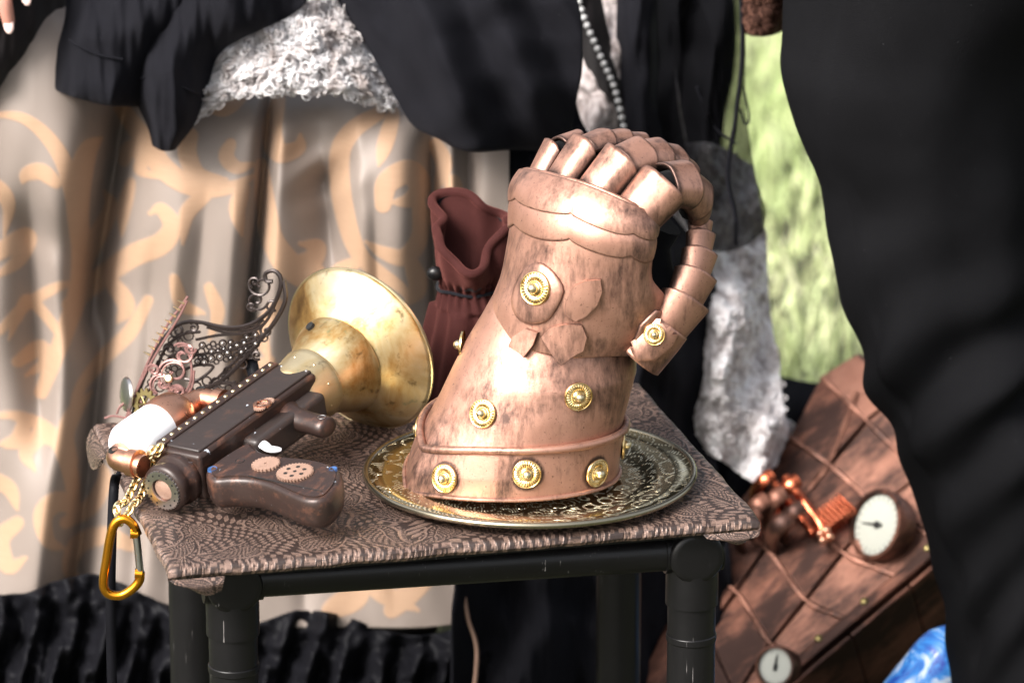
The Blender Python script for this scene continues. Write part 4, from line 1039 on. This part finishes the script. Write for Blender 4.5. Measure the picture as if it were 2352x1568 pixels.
for pts, w in STR:
    q = cr(np.array(pts, float), 90)
    tt = np.linspace(0, 1, 90); ww = w * 1.12 * (.25 + 1.0 * np.sin(np.pi * np.clip(tt * .85 + .18, 0, 1)) ** .8)
    SEG.append((q, ww))
pat = np.zeros(spx.shape)
for q, ww in SEG:
    x0, x1, y0, y1 = q[:, 0].min() - 40, q[:, 0].max() + 40, q[:, 1].min() - 40, q[:, 1].max() + 40
    m = (spx > x0) & (spx < x1) & (spy > y0) & (spy < y1)
    if not m.any(): continue
    X, Y = spx[m], spy[m]; best = np.full(X.shape, -99.)
    for (x, y), w in zip(q, ww): best = np.maximum(best, w - np.hypot(X - x, Y - y))
    pat[m] = np.maximum(pat[m], np.clip(best / 3 + .5, 0, 1))
sk.data.attributes.new('pattern', 'FLOAT', 'POINT').data.foreach_set('value', pat.reshape(-1).astype(np.float32))

# black ruffled hem below the skirt
for i, (x0, x1, ya, yb, yd) in enumerate(((-90, 480, 1330, 1640, .47), (430, 1120, 1430, 1700, .50))):
    rows = [[(x0 + (x1 - x0) * t, (ya + (yb - ya) * f) + (30 * math.sin(t * 9 + i) + 35 * t * (i == 0)) * (1 - f), yd - .03 * f) for t in np.linspace(0, 1, 9)] for f in (0, .35, .7, 1)]
    def rdisp(px, py, u, v): return .018 * np.sin(px / 13. + 2 * np.sin(py / 60.)) * (.3 + v) + .008 * np.sin(px / 5.5 + py / 30.) * v + vnoise(px, py, .015, 4., 2) * .02
    Wr, _, _ = sheet(rows, 150, 60, rdisp); gridmb(Wr).build('ruffle_hem', 'black_satin', woman, sharp=180, solid=.0015)

# white ruffled top spilling over the lap
def lace_disp(px, py, u, v):
    a = vnoise(px + 20 * np.sin(py / 23.), py, .022, 1.0, 4); b = np.abs(vnoise(px, py, .045, 7.0, 3))
    return -a * .014 + b * .008
LR = [[(540, -80, 0.600), (600, -80, 0.570), (680, -80, 0.560), (760, -80, 0.580), (830, -60, 0.620)],
      [(500, 60, 0.550), (590, 50, 0.510), (690, 45, 0.500), (780, 50, 0.520), (850, 70, 0.570)],
      [(470, 150, 0.520), (570, 130, 0.485), (680, 125, 0.475), (790, 135, 0.495), (880, 160, 0.550)],
      [(445, 225, 0.510), (550, 190, 0.475), (680, 180, 0.465), (800, 190, 0.485), (910, 220, 0.540)],
      [(438, 278, 0.510), (530, 228, 0.480), (680, 214, 0.470), (800, 217, 0.485), (905, 255, 0.540)]]
Wl, lpx, lpy = sheet(LR, 230, 150, lace_disp)
for j in range(230):     # ragged hem
    k_ = noise.noise(V((j * .21, 0, 0))) * .006 + noise.noise(V((j * .7, 3, 0))) * .004; Wl[-1, j, 2] += k_; Wl[-2, j, 2] += k_ * .6
rt = gridmb(Wl).build('ruffled_top', 'white_lace', woman, sharp=180, solid=.002)
def frills(W, cnt, r0, ln, name, mat, parent, seed):
    rg = random.Random(seed); mb = MB(); nv_, nu_ = W.shape[:2]
    for _ in range(cnt):
        i, j = rg.randrange(2, nv_ - 2), rg.randrange(2, nu_ - 2); p = V(W[i, j]); du = V(W[i, j + 1] - W[i, j - 1]).normalized(); dv = V(W[i + 1, j] - W[i - 1, j]).normalized(); nn = du.cross(dv)
        if nn.y > 0: nn = -nn
        nn.normalize(); a = rg.uniform(0, 6.28); L_ = ln * rg.uniform(.5, 1.4); k1 = rg.choice((-1, 1)) * rg.uniform(4, 9); pts = []
        for t in range(9):
            q = t / 8; b = a + k1 * (q - .5); d = (du * math.cos(b) + dv * math.sin(b)); p = p + d * (L_ / 8); pts.append(p + nn * (.0003 + .0009 * math.sin(math.pi * q) * rg.uniform(.4, 1.2)))
        mb.tube(pts, [r0 * .7, r0, r0, r0 * 1.1, r0 * 1.1, r0 * 1.1, r0, r0, r0 * .7], 5)
    tag(mb.build(name, mat, parent, sharp=180), kind='stuff')
frills(Wl, 5600, .00062, .020, 'lace_frill', 'white_lace', rt, 5)

# black cardigan: two hanging sleeve ends on the left, a long front panel on the right
def fold(amp, wl, ph, tilt=0., nz=.012):
    return lambda px, py, u, v: amp * np.sin((px + tilt * py) / wl + ph) + .6 * amp * np.sin((px + tilt * 1.7 * py) / wl * .43 + ph * 2) + vnoise(px, py, .006, ph, 2) * nz + vnoise(px, py * .22, .028, ph + 4, 2) * .009
def drape(rows, nu, nv, disp, name, mat, parent, th=.003):
    Wd, _, _ = sheet(rows, nu, nv, disp); return gridmb(Wd).build(name, mat, parent, sharp=180, solid=th)
s1 = drape([[(150, -90, 0.590), (260, -90, 0.520), (380, -90, 0.500), (560, -90, 0.550)], [(150, 30, 0.550), (220, 30, 0.470), (330, 30, 0.450), (470, 30, 0.500)], [(132, 110, 0.530), (190, 115, 0.450), (280, 120, 0.440), (370, 110, 0.480)],
       [(120, 196, 0.520), (170, 214, 0.450), (250, 232, 0.440), (320, 235, 0.480)], [(120, 200, 0.540), (170, 222, 0.500), (250, 240, 0.490), (320, 240, 0.510)]], 80, 70, fold(.010, 38, .4, .5), 'cardigan_sleeve', 'black_jersey', woman)
drape([[(330, -90, 0.590), (450, -90, 0.490), (600, -90, 0.470), (740, -90, 0.530)], [(310, 30, 0.550), (420, 30, 0.450), (520, 30, 0.440), (690, 20, 0.490)], [(300, 110, 0.520), (370, 120, 0.440), (440, 125, 0.430), (520, 110, 0.480)],
       [(300, 200, 0.510), (350, 215, 0.440), (420, 225, 0.430), (480, 190, 0.480)], [(338, 290, 0.500), (365, 300, 0.450), (410, 300, 0.440), (450, 280, 0.480)], [(350, 335, 0.500), (370, 346, 0.470), (390, 347, 0.470), (402, 345, 0.490)]], 80, 90, fold(.011, 34, 1.7, -.4), 'cardigan_sleeve', 'black_jersey', woman)
MB().tube([at(x, y, y=d) for x, y, d in curve([(158, 92, 0.470), (190, 110, 0.445), (235, 128, 0.435), (282, 136, 0.435)], 20)], .0012, 6).build('cuff_seam', 'black_jersey', woman)
MB().tube([at(x, y, y=d) for x, y, d in curve([(322, 180, 0.465), (372, 178, 0.430), (430, 205, 0.426), (468, 222, 0.455)], 20)], .0012, 6).build('cuff_seam', 'black_jersey', woman)
drape([[(740, -90, 0.580), (860, -90, 0.480), (1000, -90, 0.450), (1180, -90, 0.460), (1300, -90, 0.510)], [(790, 30, 0.550), (880, 30, 0.460), (1010, 30, 0.430), (1180, 30, 0.440), (1335, 40, 0.490)],
       [(850, 120, 0.530), (930, 130, 0.440), (1050, 140, 0.420), (1200, 150, 0.430), (1335, 150, 0.480)], [(905, 220, 0.510), (980, 240, 0.440), (1080, 260, 0.420), (1200, 270, 0.440), (1320, 260, 0.490)],
       [(950, 290, 0.500), (1020, 315, 0.440), (1090, 335, 0.430), (1200, 330, 0.460), (1310, 330, 0.510)], [(1010, 318, 0.500), (1040, 338, 0.460), (1090, 350, 0.450), (1180, 345, 0.480), (1280, 350, 0.530)]],
      150, 110, lambda px, py, u, v: .016 * np.sin((px - .42 * py) / 27. + .5) + .012 * np.sin((px - .3 * py) / 61. + 2) + vnoise(px, py, .006, 3., 2) * .014, 'cardigan_front', 'black_jersey', woman)

# black skirt and coat that hang behind the gauntlet
drape([[(1120, -60, .62), (1170, -60, .58), (1220, -60, .58), (1270, -60, .60), (1310, -60, .64)], [(1120, 250, .62), (1180, 250, .58), (1240, 260, .58), (1290, 260, .60), (1330, 260, .64)], [(1120, 350, .62), (1190, 350, .58), (1280, 360, .58), (1370, 360, .61), (1440, 380, .66)], [(1130, 600, .60), (1200, 600, .56), (1330, 600, .56), (1500, 600, .60), (1640, 640, .70)],
       [(1080, 1000, .52), (1200, 1000, .54), (1330, 1000, .55), (1480, 1000, .58), (1640, 1000, .66)], [(1046, 1300, .455), (1200, 1300, .47), (1330, 1300, .50), (1480, 1300, .56), (1680, 1300, .62)],
       [(1040, 1720, .44), (1200, 1720, .45), (1330, 1720, .48), (1480, 1720, .54), (1700, 1720, .60)]], 120, 120, fold(.022, 33, .8, .1, .04), 'black_overskirt', 'black_jersey', woman)
MB().tube([at(x, y, y=.50) for x, y in curve([(1062, 1340, 0), (1075, 1420, 0), (1095, 1490, 0), (1088, 1600, 0)], 20) for x, y in [(x, y)]] if False else [at(p.x, p.y, y=.43) for p in curve([(1062, 1340, 0), (1075, 1420, 0), (1095, 1490, 0), (1088, 1600, 0)], 20)], .0022, 6).build('hem_cord', 'wood_gear', woman)

# ------------------------------------------------------------------ second seated person: grey crushed velvet, sheer black shawl
vx = at(1440, 300, y=1.0).x
lady = thing('person', 'person in grey crushed velvet with a sheer black shawl and pearl trim behind the gauntlet', 'person', (vx, 1.0, 0), 'people around the stool')
body('body', [((vx - .03, 1.10, .56), .15), ((vx - .03, 1.12, .75), .13), ((vx - .03, 1.12, .95), .14), ((vx - .03, 1.12, 1.08), .07), ((vx - .10, 1.05, .54), .09), ((vx - .12, .86, .50), .07), ((vx - .12, .86, .25), .05), ((vx - .12, .84, .05), .04),
              ((vx + .05, 1.05, .54), .09), ((vx + .02, .90, .50), .07), ((vx + .02, .90, .25), .05), ((vx + .02, .88, .05), .04)],
     [(0, 1), (1, 2), (2, 3), (0, 4), (4, 5), (5, 6), (6, 7), (0, 8), (8, 9), (9, 10), (10, 11)], lady, 'black_jersey')
crush = lambda px, py, u, v: .014 * np.sin((px + .3 * py) / 24.) + vnoise(px, py * .6, .010, 5., 2) * .04 + np.abs(vnoise(px, py * .7, .022, 8., 2)) * .016
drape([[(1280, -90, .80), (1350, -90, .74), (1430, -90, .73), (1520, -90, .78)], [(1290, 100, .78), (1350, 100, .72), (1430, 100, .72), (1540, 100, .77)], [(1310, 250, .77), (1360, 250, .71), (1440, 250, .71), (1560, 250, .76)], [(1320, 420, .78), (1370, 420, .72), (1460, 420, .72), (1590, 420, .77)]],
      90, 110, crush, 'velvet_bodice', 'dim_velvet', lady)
VS = [[(1500, 330, .80), (1570, 330, .76), (1640, 330, .75), (1730, 380, .82)], [(1500, 520, .78), (1580, 520, .73), (1660, 520, .72), (1758, 540, .80)], [(1500, 700, .74), (1580, 690, .69), (1660, 690, .69), (1768, 700, .77)],
       [(1495, 830, .71), (1580, 840, .66), (1680, 840, .66), (1790, 850, .74)], [(1565, 930, .70), (1620, 940, .65), (1700, 940, .65), (1802, 940, .72)], [(1600, 1010, .70), (1650, 1045, .65), (1720, 1060, .65), (1812, 1000, .72)], [(1650, 1050, .70), (1690, 1056, .66), (1740, 1110, .66), (1795, 1050, .72)]]
drape(VS,
      110, 150, crush, 'velvet_sleeve', 'grey_velvet', lady)
frills(sheet(VS, 110, 150, crush)[0], 1500, .0009, .020, 'velvet_pile', 'grey_velvet', lady, 9)
drape([[(1790, 960, .80), (1815, 965, .78), (1845, 990, .80)], [(1780, 1010, .78), (1808, 1015, .76), (1840, 1000, .78)], [(1765, 1090, .78), (1785, 1100, .76), (1815, 1040, .78)]], 30, 30, crush, 'velvet_cuff', 'grey_velvet', lady)
drape([[(1420, -90, .70), (1450, -90, .67), (1490, -90, .67), (1530, -90, .72)], [(1415, 100, .70), (1450, 100, .66), (1500, 100, .66), (1545, 100, .71)], [(1425, 260, .70), (1460, 260, .66), (1500, 260, .66), (1560, 260, .71)], [(1440, 420, .72), (1470, 420, .68), (1520, 420, .68), (1590, 420, .73)]],
      50, 60, fold(.01, 20, .3), 'black_stole', 'black_jersey', lady)
drape([[(1500, -90, .70), (1560, -90, .66), (1640, -90, .64), (1720, -90, .68)], [(1510, 120, .69), (1560, 120, .645), (1640, 120, .63), (1712, 120, .67)], [(1510, 260, .68), (1560, 260, .64), (1640, 260, .625), (1715, 270, .665)],
       [(1530, 400, .68), (1600, 400, .63), (1670, 400, .615), (1735, 400, .65)], [(1570, 500, .68), (1630, 510, .63), (1700, 500, .61), (1758, 480, .64)], [(1600, 560, .68), (1650, 578, .63), (1710, 565, .61), (1755, 530, .64)]],
      80, 100, fold(.014, 23, .9, .2), 'sheer_shawl', 'sheer_black', lady, .0008)
for pts in ([(1700, -60, .62), (1705, 120, .62), (1690, 270, .62), (1672, 400, .61), (1690, 500, .60), (1690, 560, .60)], [(1600, 200, .62), (1640, 290, .62), (1690, 330, .61)], [(1708, 200, .62), (1720, 270, .62), (1712, 285, .62), (1700, 250, .62)]):
    cpt = curve(pts, 30); MB().tube([at(p.x, p.y, y=p.z) for p in cpt], [.006 if len(pts) > 4 else .003] * 30, 8, flat=.4).build('shawl_ribbon', 'black_jersey', lady)
drape([[(1290, -80, .71), (1330, -80, .68), (1370, -80, .71)], [(1310, 60, .71), (1350, 60, .68), (1395, 60, .71)], [(1345, 150, .71), (1390, 150, .68), (1425, 150, .71)], [(1385, 230, .71), (1420, 230, .68), (1450, 230, .71)], [(1410, 300, .71), (1440, 300, .69), (1465, 300, .71)]], 30, 60, fold(.006, 15, .3), 'trim_band', 'charcoal_cloth', lady, .001)
pt = curve([(1318, -30, 0), (1345, 50, 0), (1380, 130, 0), (1412, 205, 0), (1432, 290, 0)], 19)
for p in pt: MB().ball(at(p.x, p.y, y=.670), .0036, 12, 8).build('pearl', 'pearl', lady)

# dark fur sleeve of someone leaning in at the top
drape([[(1720, -120, .62), (1760, -120, .56), (1800, -120, .56), (1840, -120, .62)], [(1712, 0, .62), (1750, 10, .56), (1790, 10, .56), (1830, 0, .62)], [(1712, 55, .63), (1740, 68, .58), (1775, 66, .58), (1815, 45, .63)], [(1716, 72, .66), (1740, 76, .62), (1775, 72, .62), (1806, 56, .66)]],
      60, 60, lambda px, py, u, v: vnoise(px, py, .05, 2., 4) * .02, 'fur_trim', 'brown_fur', lady, .004)

# ------------------------------------------------------------------ person at the left edge: dark lap and a resting hand
hx = at(-60, 100, y=.55)
left = thing('person', 'person at the left edge with dark trousers and pale painted fingernails', 'person', (hx.x - .1, .75, 0), 'people around the stool')
drape([[(-260, -120, .62), (-100, -120, .52), (60, -120, .50), (190, -120, .60)], [(-260, 60, .60), (-100, 60, .50), (40, 60, .48), (140, 60, .58)], [(-260, 200, .60), (-100, 200, .50), (-20, 190, .48), (95, 130, .58)], [(-260, 330, .60), (-140, 330, .52), (-60, 290, .50), (30, 210, .58)], [(-260, 700, .62), (-160, 700, .54), (-100, 600, .54), (-40, 420, .60)]],
      60, 70, fold(.008, 55, .2, .8), 'trouser_leg', 'charcoal_cloth', left)
def P3(px, py, y): return at(px, py, y=y)
hy = .455
wr, pm = P3(-110, -210, hy + .01), P3(-60, -90, hy)
J = [(pm, .030), (wr, .026), (P3(-190, -420, hy + .06), .036)]; Ed = [(0, 1), (1, 2)]
tips = []
for (a, b, c_, r_) in (((-20, -60), (10, 0), (22, 62), .0082), ((0, -80), (48, -40), (62, -2), .0080), ((-60, -40), (-52, 20), (-44, 78), .0085), ((-90, -60), (-100, 0), (-98, 50), .0075), ((-10, -130), (40, -130), (75, -95), .009)):
    k0 = len(J); J += [(P3(*a, hy - .006), r_ * 1.15), (P3(*b, hy - .016), r_), (P3(*c_, hy - .008), r_ * .78)]; Ed += [(0, k0), (k0, k0 + 1), (k0 + 1, k0 + 2)]; tips.append((J[-2][0], J[-1][0], r_))
hand_b = body('body', J, Ed, left, 'skin', 2)
for b_, t_, r_ in tips:
    d = (t_ - b_).normalized(); c_ = t_ + d * -.001 + V((0, -r_ * .72, r_ * .25)); MB().ball((0, 0, 0), 1, 12, 8, (r_ * .62, r_ * 1.05, r_ * .28), frame(c_, V((0, -.95, .3)), d.cross(V((0, -1, 0))))).build('fingernail', 'nail', hand_b)

# ------------------------------------------------------------------ standing person in black at the right
ly = .36
LEG = [  # py, left edge px, radius m
    (-900, 1830, .165), (-600, 1815, .160), (-300, 1810, .150), (-60, 1803, .140), (80, 1797, .130), (170, 1792, .126), (300, 1826, .115), (430, 1880, .105), (560, 1900, .100), (680, 1932, .095), (800, 1965, .093), (900, 1995, .092), (985, 2045, .088), (1080, 2085, .082), (1200, 2122, .076), (1320, 2150, .072), (1450, 2172, .070), (1568, 2185, .070), (1750, 2200, .072), (1950, 2215, .075), (2140, 2220, .078)]
LA = np.array(LEG, float)
lx = at(2100, 800, y=ly).x + .1
man = thing('person', 'standing person in baggy black trousers at the right edge of the picture', 'person', (lx, ly, 0), 'people around the stool')
KL = cr(LA, 150); n = 90; rows = []
for j, (py, ex, r) in enumerate(KL):
    c = at(ex, py, y=ly) + V((r, 0, 0)); row = []
    for i in range(n):
        a = 2 * math.pi * i / n
        wob = 0
        z = c.z
        # knee creases: slanting folds behind the knee
        s = (z - .50) - .10 * math.cos(a + .4)
        wob += .014 * math.exp(-((z - .47) / .11) ** 2) * math.sin(s * 70 + 2.5 * math.cos(a) + 2 * noise.noise(V((math.cos(a), math.sin(a), z * 5))))
        wob += .007 * math.exp(-((z - .23) / .10) ** 2) * math.sin(s * 80) + .014 * noise.noise(V((math.cos(a) * 1.6, math.sin(a) * 1.6, z * 7)))
        wob *= (.35 if math.cos(a) < -.75 else 1)
        rr = r + wob
        row.append(V((c.x + rr * math.cos(a), c.y + rr * .95 * math.sin(a), max(z, .03))))
    rows.append(row)
tm = MB().grid(rows, True); tm.build('trouser_leg', 'black_denim', man, sharp=180)
rows2 = [[p + V((.16 + .04 * (1 - min(1, p.z)), .16, 0)) for p in r] for r in rows]
MB().grid(rows2, True).build('trouser_leg', 'black_denim', man, sharp=180)
fc = rows[-1]; cx_ = sum((p for p in fc), V((0, 0, 0))) / n
for d in (V((0, 0, 0)), V((.2, .16, 0))):
    MB().ball((cx_.x + d.x + .05, cx_.y + d.y - .03, .045), 1, 20, 12, (.15, .055, .05)).build('shoe', 'black_satin', man)
body('body', [((lx + .12, ly + .08, .95), .14), ((lx + .12, ly + .08, 1.2), .14), ((lx + .12, ly + .08, 1.4), .15), ((lx + .12, ly + .08, 1.52), .06), ((lx + .12, ly + .06, 1.66), .095)], [(0, 1), (1, 2), (2, 3), (3, 4)], man, 'black_denim')

# ------------------------------------------------------------------ copper plated pack on the ground at the right
def camvec(a, b, c): return _r * a + _u * b + _f * c
pn = camvec(-.20, .55, -.81).normalized()
def inplane(a, b):
    k_ = -(pn.dot(camvec(a, b, 0))) / pn.dot(_f); return camvec(a, b, k_).normalized()
pe1 = inplane(.78, .62); pe2 = pn.cross(pe1); pe2 = pe2 if pe2.dot(_r) > 0 else -pe2
po = at(1900, 1260, y=.62)
pmw = Matrix(((pe1.x, pe2.x, pn.x, po.x), (pe1.y, pe2.y, pn.y, po.y), (pe1.z, pe2.z, pn.z, po.z), (0, 0, 0, 1)))
if pmw.to_3x3().determinant() < 0: pmw = Matrix(((pe1.x, -pe2.x, pn.x, po.x), (pe1.y, -pe2.y, pn.y, po.y), (pe1.z, -pe2.z, pn.z, po.z), (0, 0, 0, 1))); SG = -1
else: SG = 1
pack = thing('plated_backpack', 'brown copper plated costume backpack with a round dial at lower right', 'backpack', None, mw=pmw)
pinv = pmw.inverted()
def pl(px, py, h=0):
    o = pinv @ CAM; d = pinv.to_3x3() @ ray(px, py); t = (h - o.z) / d.z; p = o + d * t; return (p.x, p.y)
def ppoly(q, h=0): return [pl(x, y, h) for x, y in q]
def slab(q, h0, h1, name, mat='prop_copper', parent=pack, bevel=.002):
    p = ppoly(q, h1); a = sum(p[i][0] * p[(i + 1) % len(p)][1] - p[(i + 1) % len(p)][0] * p[i][1] for i in range(len(p)))
    if a < 0: p = p[::-1]
    return MB().prism(p, h1 - h0, Matrix.Translation((0, 0, h0))).build(name, mat, parent, smooth=True, sharp=20, bevel=bevel)
# carcass below the plates
slab([(1975, 800), (2260, 1150), (1740, 1580), (1400, 1760), (1560, 1330)], -.16, -.0035, 'case', 'prop_copper', bevel=.006)
PLQ = [
    [(1968, 812), (2060, 905), (1990, 960), (1888, 862)], [(2066, 910), (2180, 1030), (2115, 1085), (1996, 965)],
    [(1884, 868), (1988, 965), (1905, 1060), (1815, 1000)], [(1992, 970), (2110, 1090), (2020, 1160), (1912, 1066)],
    [(2116, 1092), (2200, 1180), (2160, 1235), (2030, 1155)],
    [(1810, 1005), (1900, 1066), (1830, 1150), (1735, 1100)], [(1906, 1070), (2018, 1165), (1935, 1262), (1836, 1155)], [(2024, 1168), (2155, 1240), (2060, 1318), (1942, 1266)],
    [(1732, 1106), (1828, 1156), (1760, 1250), (1660, 1200)], [(1832, 1160), (1932, 1268), (1850, 1370), (1766, 1256)], [(1938, 1272), (2055, 1322), (1940, 1416), (1856, 1376)],
    [(1655, 1206), (1756, 1256), (1690, 1350), (1600, 1300)], [(1760, 1262), (1848, 1374), (1770, 1470), (1696, 1356)], [(1852, 1380), (1936, 1420), (1830, 1508), (1776, 1474)],
    [(1596, 1306), (1688, 1356), (1620, 1450), (1540, 1410)], [(1692, 1362), (1766, 1476), (1690, 1590), (1626, 1456)], [(1772, 1480), (1826, 1512), (1730, 1600), (1696, 1592)],
    [(1536, 1416), (1618, 1456), (1560, 1600), (1470, 1560)], [(1622, 1460), (1690, 1592), (1640, 1680), (1564, 1606)]]
for i, q in enumerate(PLQ):
    slab(q, -.0035, .0012 + .0022 * ((i * 7) % 5) / 4, 'plate', 'prop_copper_worn' if i % 3 == 1 or i in (0, 3) else 'prop_copper', bevel=.0015)
for qs in ([(1888, 866), (1992, 966), (2112, 1088), (2200, 1180)], [(1812, 1002), (1904, 1066), (2020, 1164), (2150, 1238)], [(1733, 1103), (1830, 1158), (1936, 1268), (2055, 1320)], [(1657, 1203), (1758, 1257), (1850, 1376), (1938, 1418)], [(1597, 1303), (1690, 1357), (1770, 1476), (1828, 1510)], [(1968, 900), (1905, 1062), (1830, 1155)]):
    MB().tube(curve([V((*pl(x, y, .0035), .0035)) for x, y in qs], 40), [.0026 + .0008 * math.sin(i * .9) for i in range(40)], 8).build('seam_piping', 'prop_copper_worn', pack)
# riveted edge strip, side plates
slab([(2185, 1205), (2205, 1225), (1748, 1605), (1730, 1590)], -.006, .0062, 'edge_strip', bevel=.002)
for q in ((2130, 1258), (1985, 1380), (1880, 1465), (2170, 1215)):
    p = pl(*q, .006); MB().ball((p[0], p[1], .0062), .0046, 12, 7, (1, 1, .6)).build('rivet', 'old_brass', pack)
sideq = [((2205, 1230), (2080, 1335)), ((2078, 1337), (1945, 1448)), ((1943, 1450), (1752, 1608))]
for a, b in sideq:
    A_, B_ = V((*pl(*a, 0), 0)), V((*pl(*b, 0), 0)); o = V((0, SG * .004, 0))
    mb = MB(); dn = V((0, SG * .006, -.15))
    v = [A_ + o, B_ + o, B_ + o + dn, A_ + o + dn]; v2 = [p + V((0, SG * .005, 0)) for p in v]
    mb.add(v + v2, [(0, 1, 2, 3), (7, 6, 5, 4), (0, 4, 5, 1), (1, 5, 6, 2), (2, 6, 7, 3), (3, 7, 4, 0)]); mb.build('side_plate', 'prop_copper', pack, sharp=20, bevel=.0015)
# dials
def dial(px, py, r, h, n, hand):
    p = V((*pl(px, py, h), h)); nl = pinv.to_3x3() @ n; mw = frame(p, nl)
    d = MB().lathe([(r * .98, -.018), (r * 1.06, -.006), (r * 1.10, .004), (r * 1.06, .009), (r * .95, .0095), (r * .90, .006)], 48, mw).build('dial_case', 'prop_copper', pack, sharp=50)
    MB().lathe([(.0001, .0045), (r * .93, .0045)], 40, mw).build('dial_face', 'dial', d)
    up = nl.cross(pinv.to_3x3() @ _r)
    for i in range(24):
        a = i * math.pi / 12; MB().box((r * .80 * math.cos(a), r * .80 * math.sin(a), .0050), (r * .05 * (1.6 if i % 4 == 0 else 1), r * .010, .0002), mw @ Matrix.Rotation(0, 4, 'Z') if False else mw @ Matrix.Translation((r * .80 * math.cos(a), r * .80 * math.sin(a), .0050)) @ Matrix.Rotation(a, 4, 'Z') @ Matrix.Translation((-r * .80 * math.cos(a), -r * .80 * math.sin(a), -.0050))).build('tick', 'ink', d, smooth=False)
    MB().tube([mw @ V((-.22 * r * math.cos(hand), -.22 * r * math.sin(hand), .0062)), mw @ V((.62 * r * math.cos(hand), .62 * r * math.sin(hand), .0062))], [.0020, .0006], 6).build('pointer', 'ink', d)
    MB().lathe([(.0001, .0075), (r * .10, .0070), (r * .12, .005)], 16, mw).build('hub', 'ink', d)
    return d
dial(2022, 1207, .035, .018, camvec(-.74, .22, -.62), 1.9)
dial(1786, 1530, .020, .014, camvec(-.45, .1, -.9), .6)
# raw copper fittings: a finned block, a bracket bar and a coil cluster
bar = MB().tube([V((*pl(1805, 1096, .02), .02)), V((*pl(1885, 1205, .02), .02)), V((*pl(1900, 1240, .012), .012))], .0052, 12).build('copper_bar', 'red_copper', pack)
MB().tube([V((*pl(1780, 1110, .018), .018)), V((*pl(1868, 1225, .018), .018))], .0045, 12).build('copper_bar', 'red_copper', pack)
for i in range(8):
    t = i / 7; a = (1885 + 62 * t, 1210 - 46 * t); p = V((*pl(*a, .012), .012)); MB().box(p, (.0012, .013, .012), None).build('fin', 'red_copper', pack, smooth=False, bevel=.0004)
for q in ((1885, 1225), (1898, 1218), (1890, 1240), (1905, 1232)):
    p = pl(*q, .026); MB().ball((p[0], p[1], .026), .0045, 12, 8).build('copper_bead', 'bright_copper', pack)
for q, r_, l_ in (((1790, 1180), .0075, .045), ((1760, 1215), .009, .05), ((1735, 1180), .007, .055), ((1720, 1230), .009, .05), ((1800, 1240), .008, .045), ((1770, 1260), .010, .04), ((1700, 1260), .008, .05)):
    p = V((*pl(*q, .005), .0)); MB().tube(curve([p, p + V((.004, .0, l_ * .6)), p + V((.016, -.004, l_)), p + V((.03, -.006, l_ * 1.02))], 14), [r_] * 14, 14, flat=.45).build('pipe', 'red_copper' if q[0] in (1735, 1790) else 'prop_copper', pack)
dr = MB(); b0 = at(1700, 1110, y=.60)
fr_ = frame(b0, V((-.2, -.75, .63)), V((1, .2, .1)))
dr.lathe([(.0001, .02), (.018, .02), (.024, .016), (.027, .006), (.024, -.004), (.027, -.014), (.024, -.03)], 28, fr_); dr.build('copper_drum', 'red_copper', pack, sharp=50)
for i in range(3):
    MB().tube([fr_ @ V((-.02, -.008 + .008 * i, .021)), fr_ @ V((.02, -.008 + .008 * i, .021))], .0022, 8).build('drum_rib', 'bright_copper', pack)
wrp = [at(1950, 735, y=.70), at(1946, 775, y=.68), at(1958, 815, y=.67), at(1985, 850, y=.67), at(2010, 880, y=.68)]
MB().tube(curve(wrp, 30), .0022, 8).build('looped_wire', 'prop_copper', pack)
MB().tube(curve([at(1958, 740, y=.70), at(1975, 780, y=.69), at(1965, 830, y=.68), at(1990, 860, y=.68)], 30), .0018, 8).build('looped_wire', 'prop_copper', pack)
# small patch pockets of cloth behind
drape([[(1640, 860, .98), (1760, 860, .95), (1880, 880, .95), (2020, 890, 1.0)], [(1640, 960, .95), (1760, 960, .90), (1880, 960, .90), (2020, 960, .95)], [(1640, 1150, .92), (1760, 1150, .86), (1880, 1150, .86), (2020, 1150, .92)], [(1640, 1400, .88), (1760, 1400, .82), (1880, 1400, .82), (2020, 1400, .88)]],
      60, 60, fold(.02, 45, .2, .3, .04), 'black_skirt_train', 'black_jersey', lady)

# ------------------------------------------------------------------ blue glass bottle end in the corner
bt = at(2150, 1530, y=.40)
bo = thing('blue_bottle', 'blue and white bottle lying in the lower right corner beside the dark trousers', 'bottle', bt)
ba = camvec(.62, .78, -.1).normalized()
bmw = frame(bt - ba * .12, ba)
MB().lathe([(.0001, 0), (.024, .0), (.030, .005), (.031, .02), (.031, .13), (.028, .145), (.018, .160), (.012, .170), (.012, .185)], 36, bmw).build('bottle_body', 'glass_blue', bo)
MB().lathe([(.0135, .180), (.0135, .200), (.0001, .202)], 24, bmw).build('bottle_cap', 'silver', bo, sharp=40)
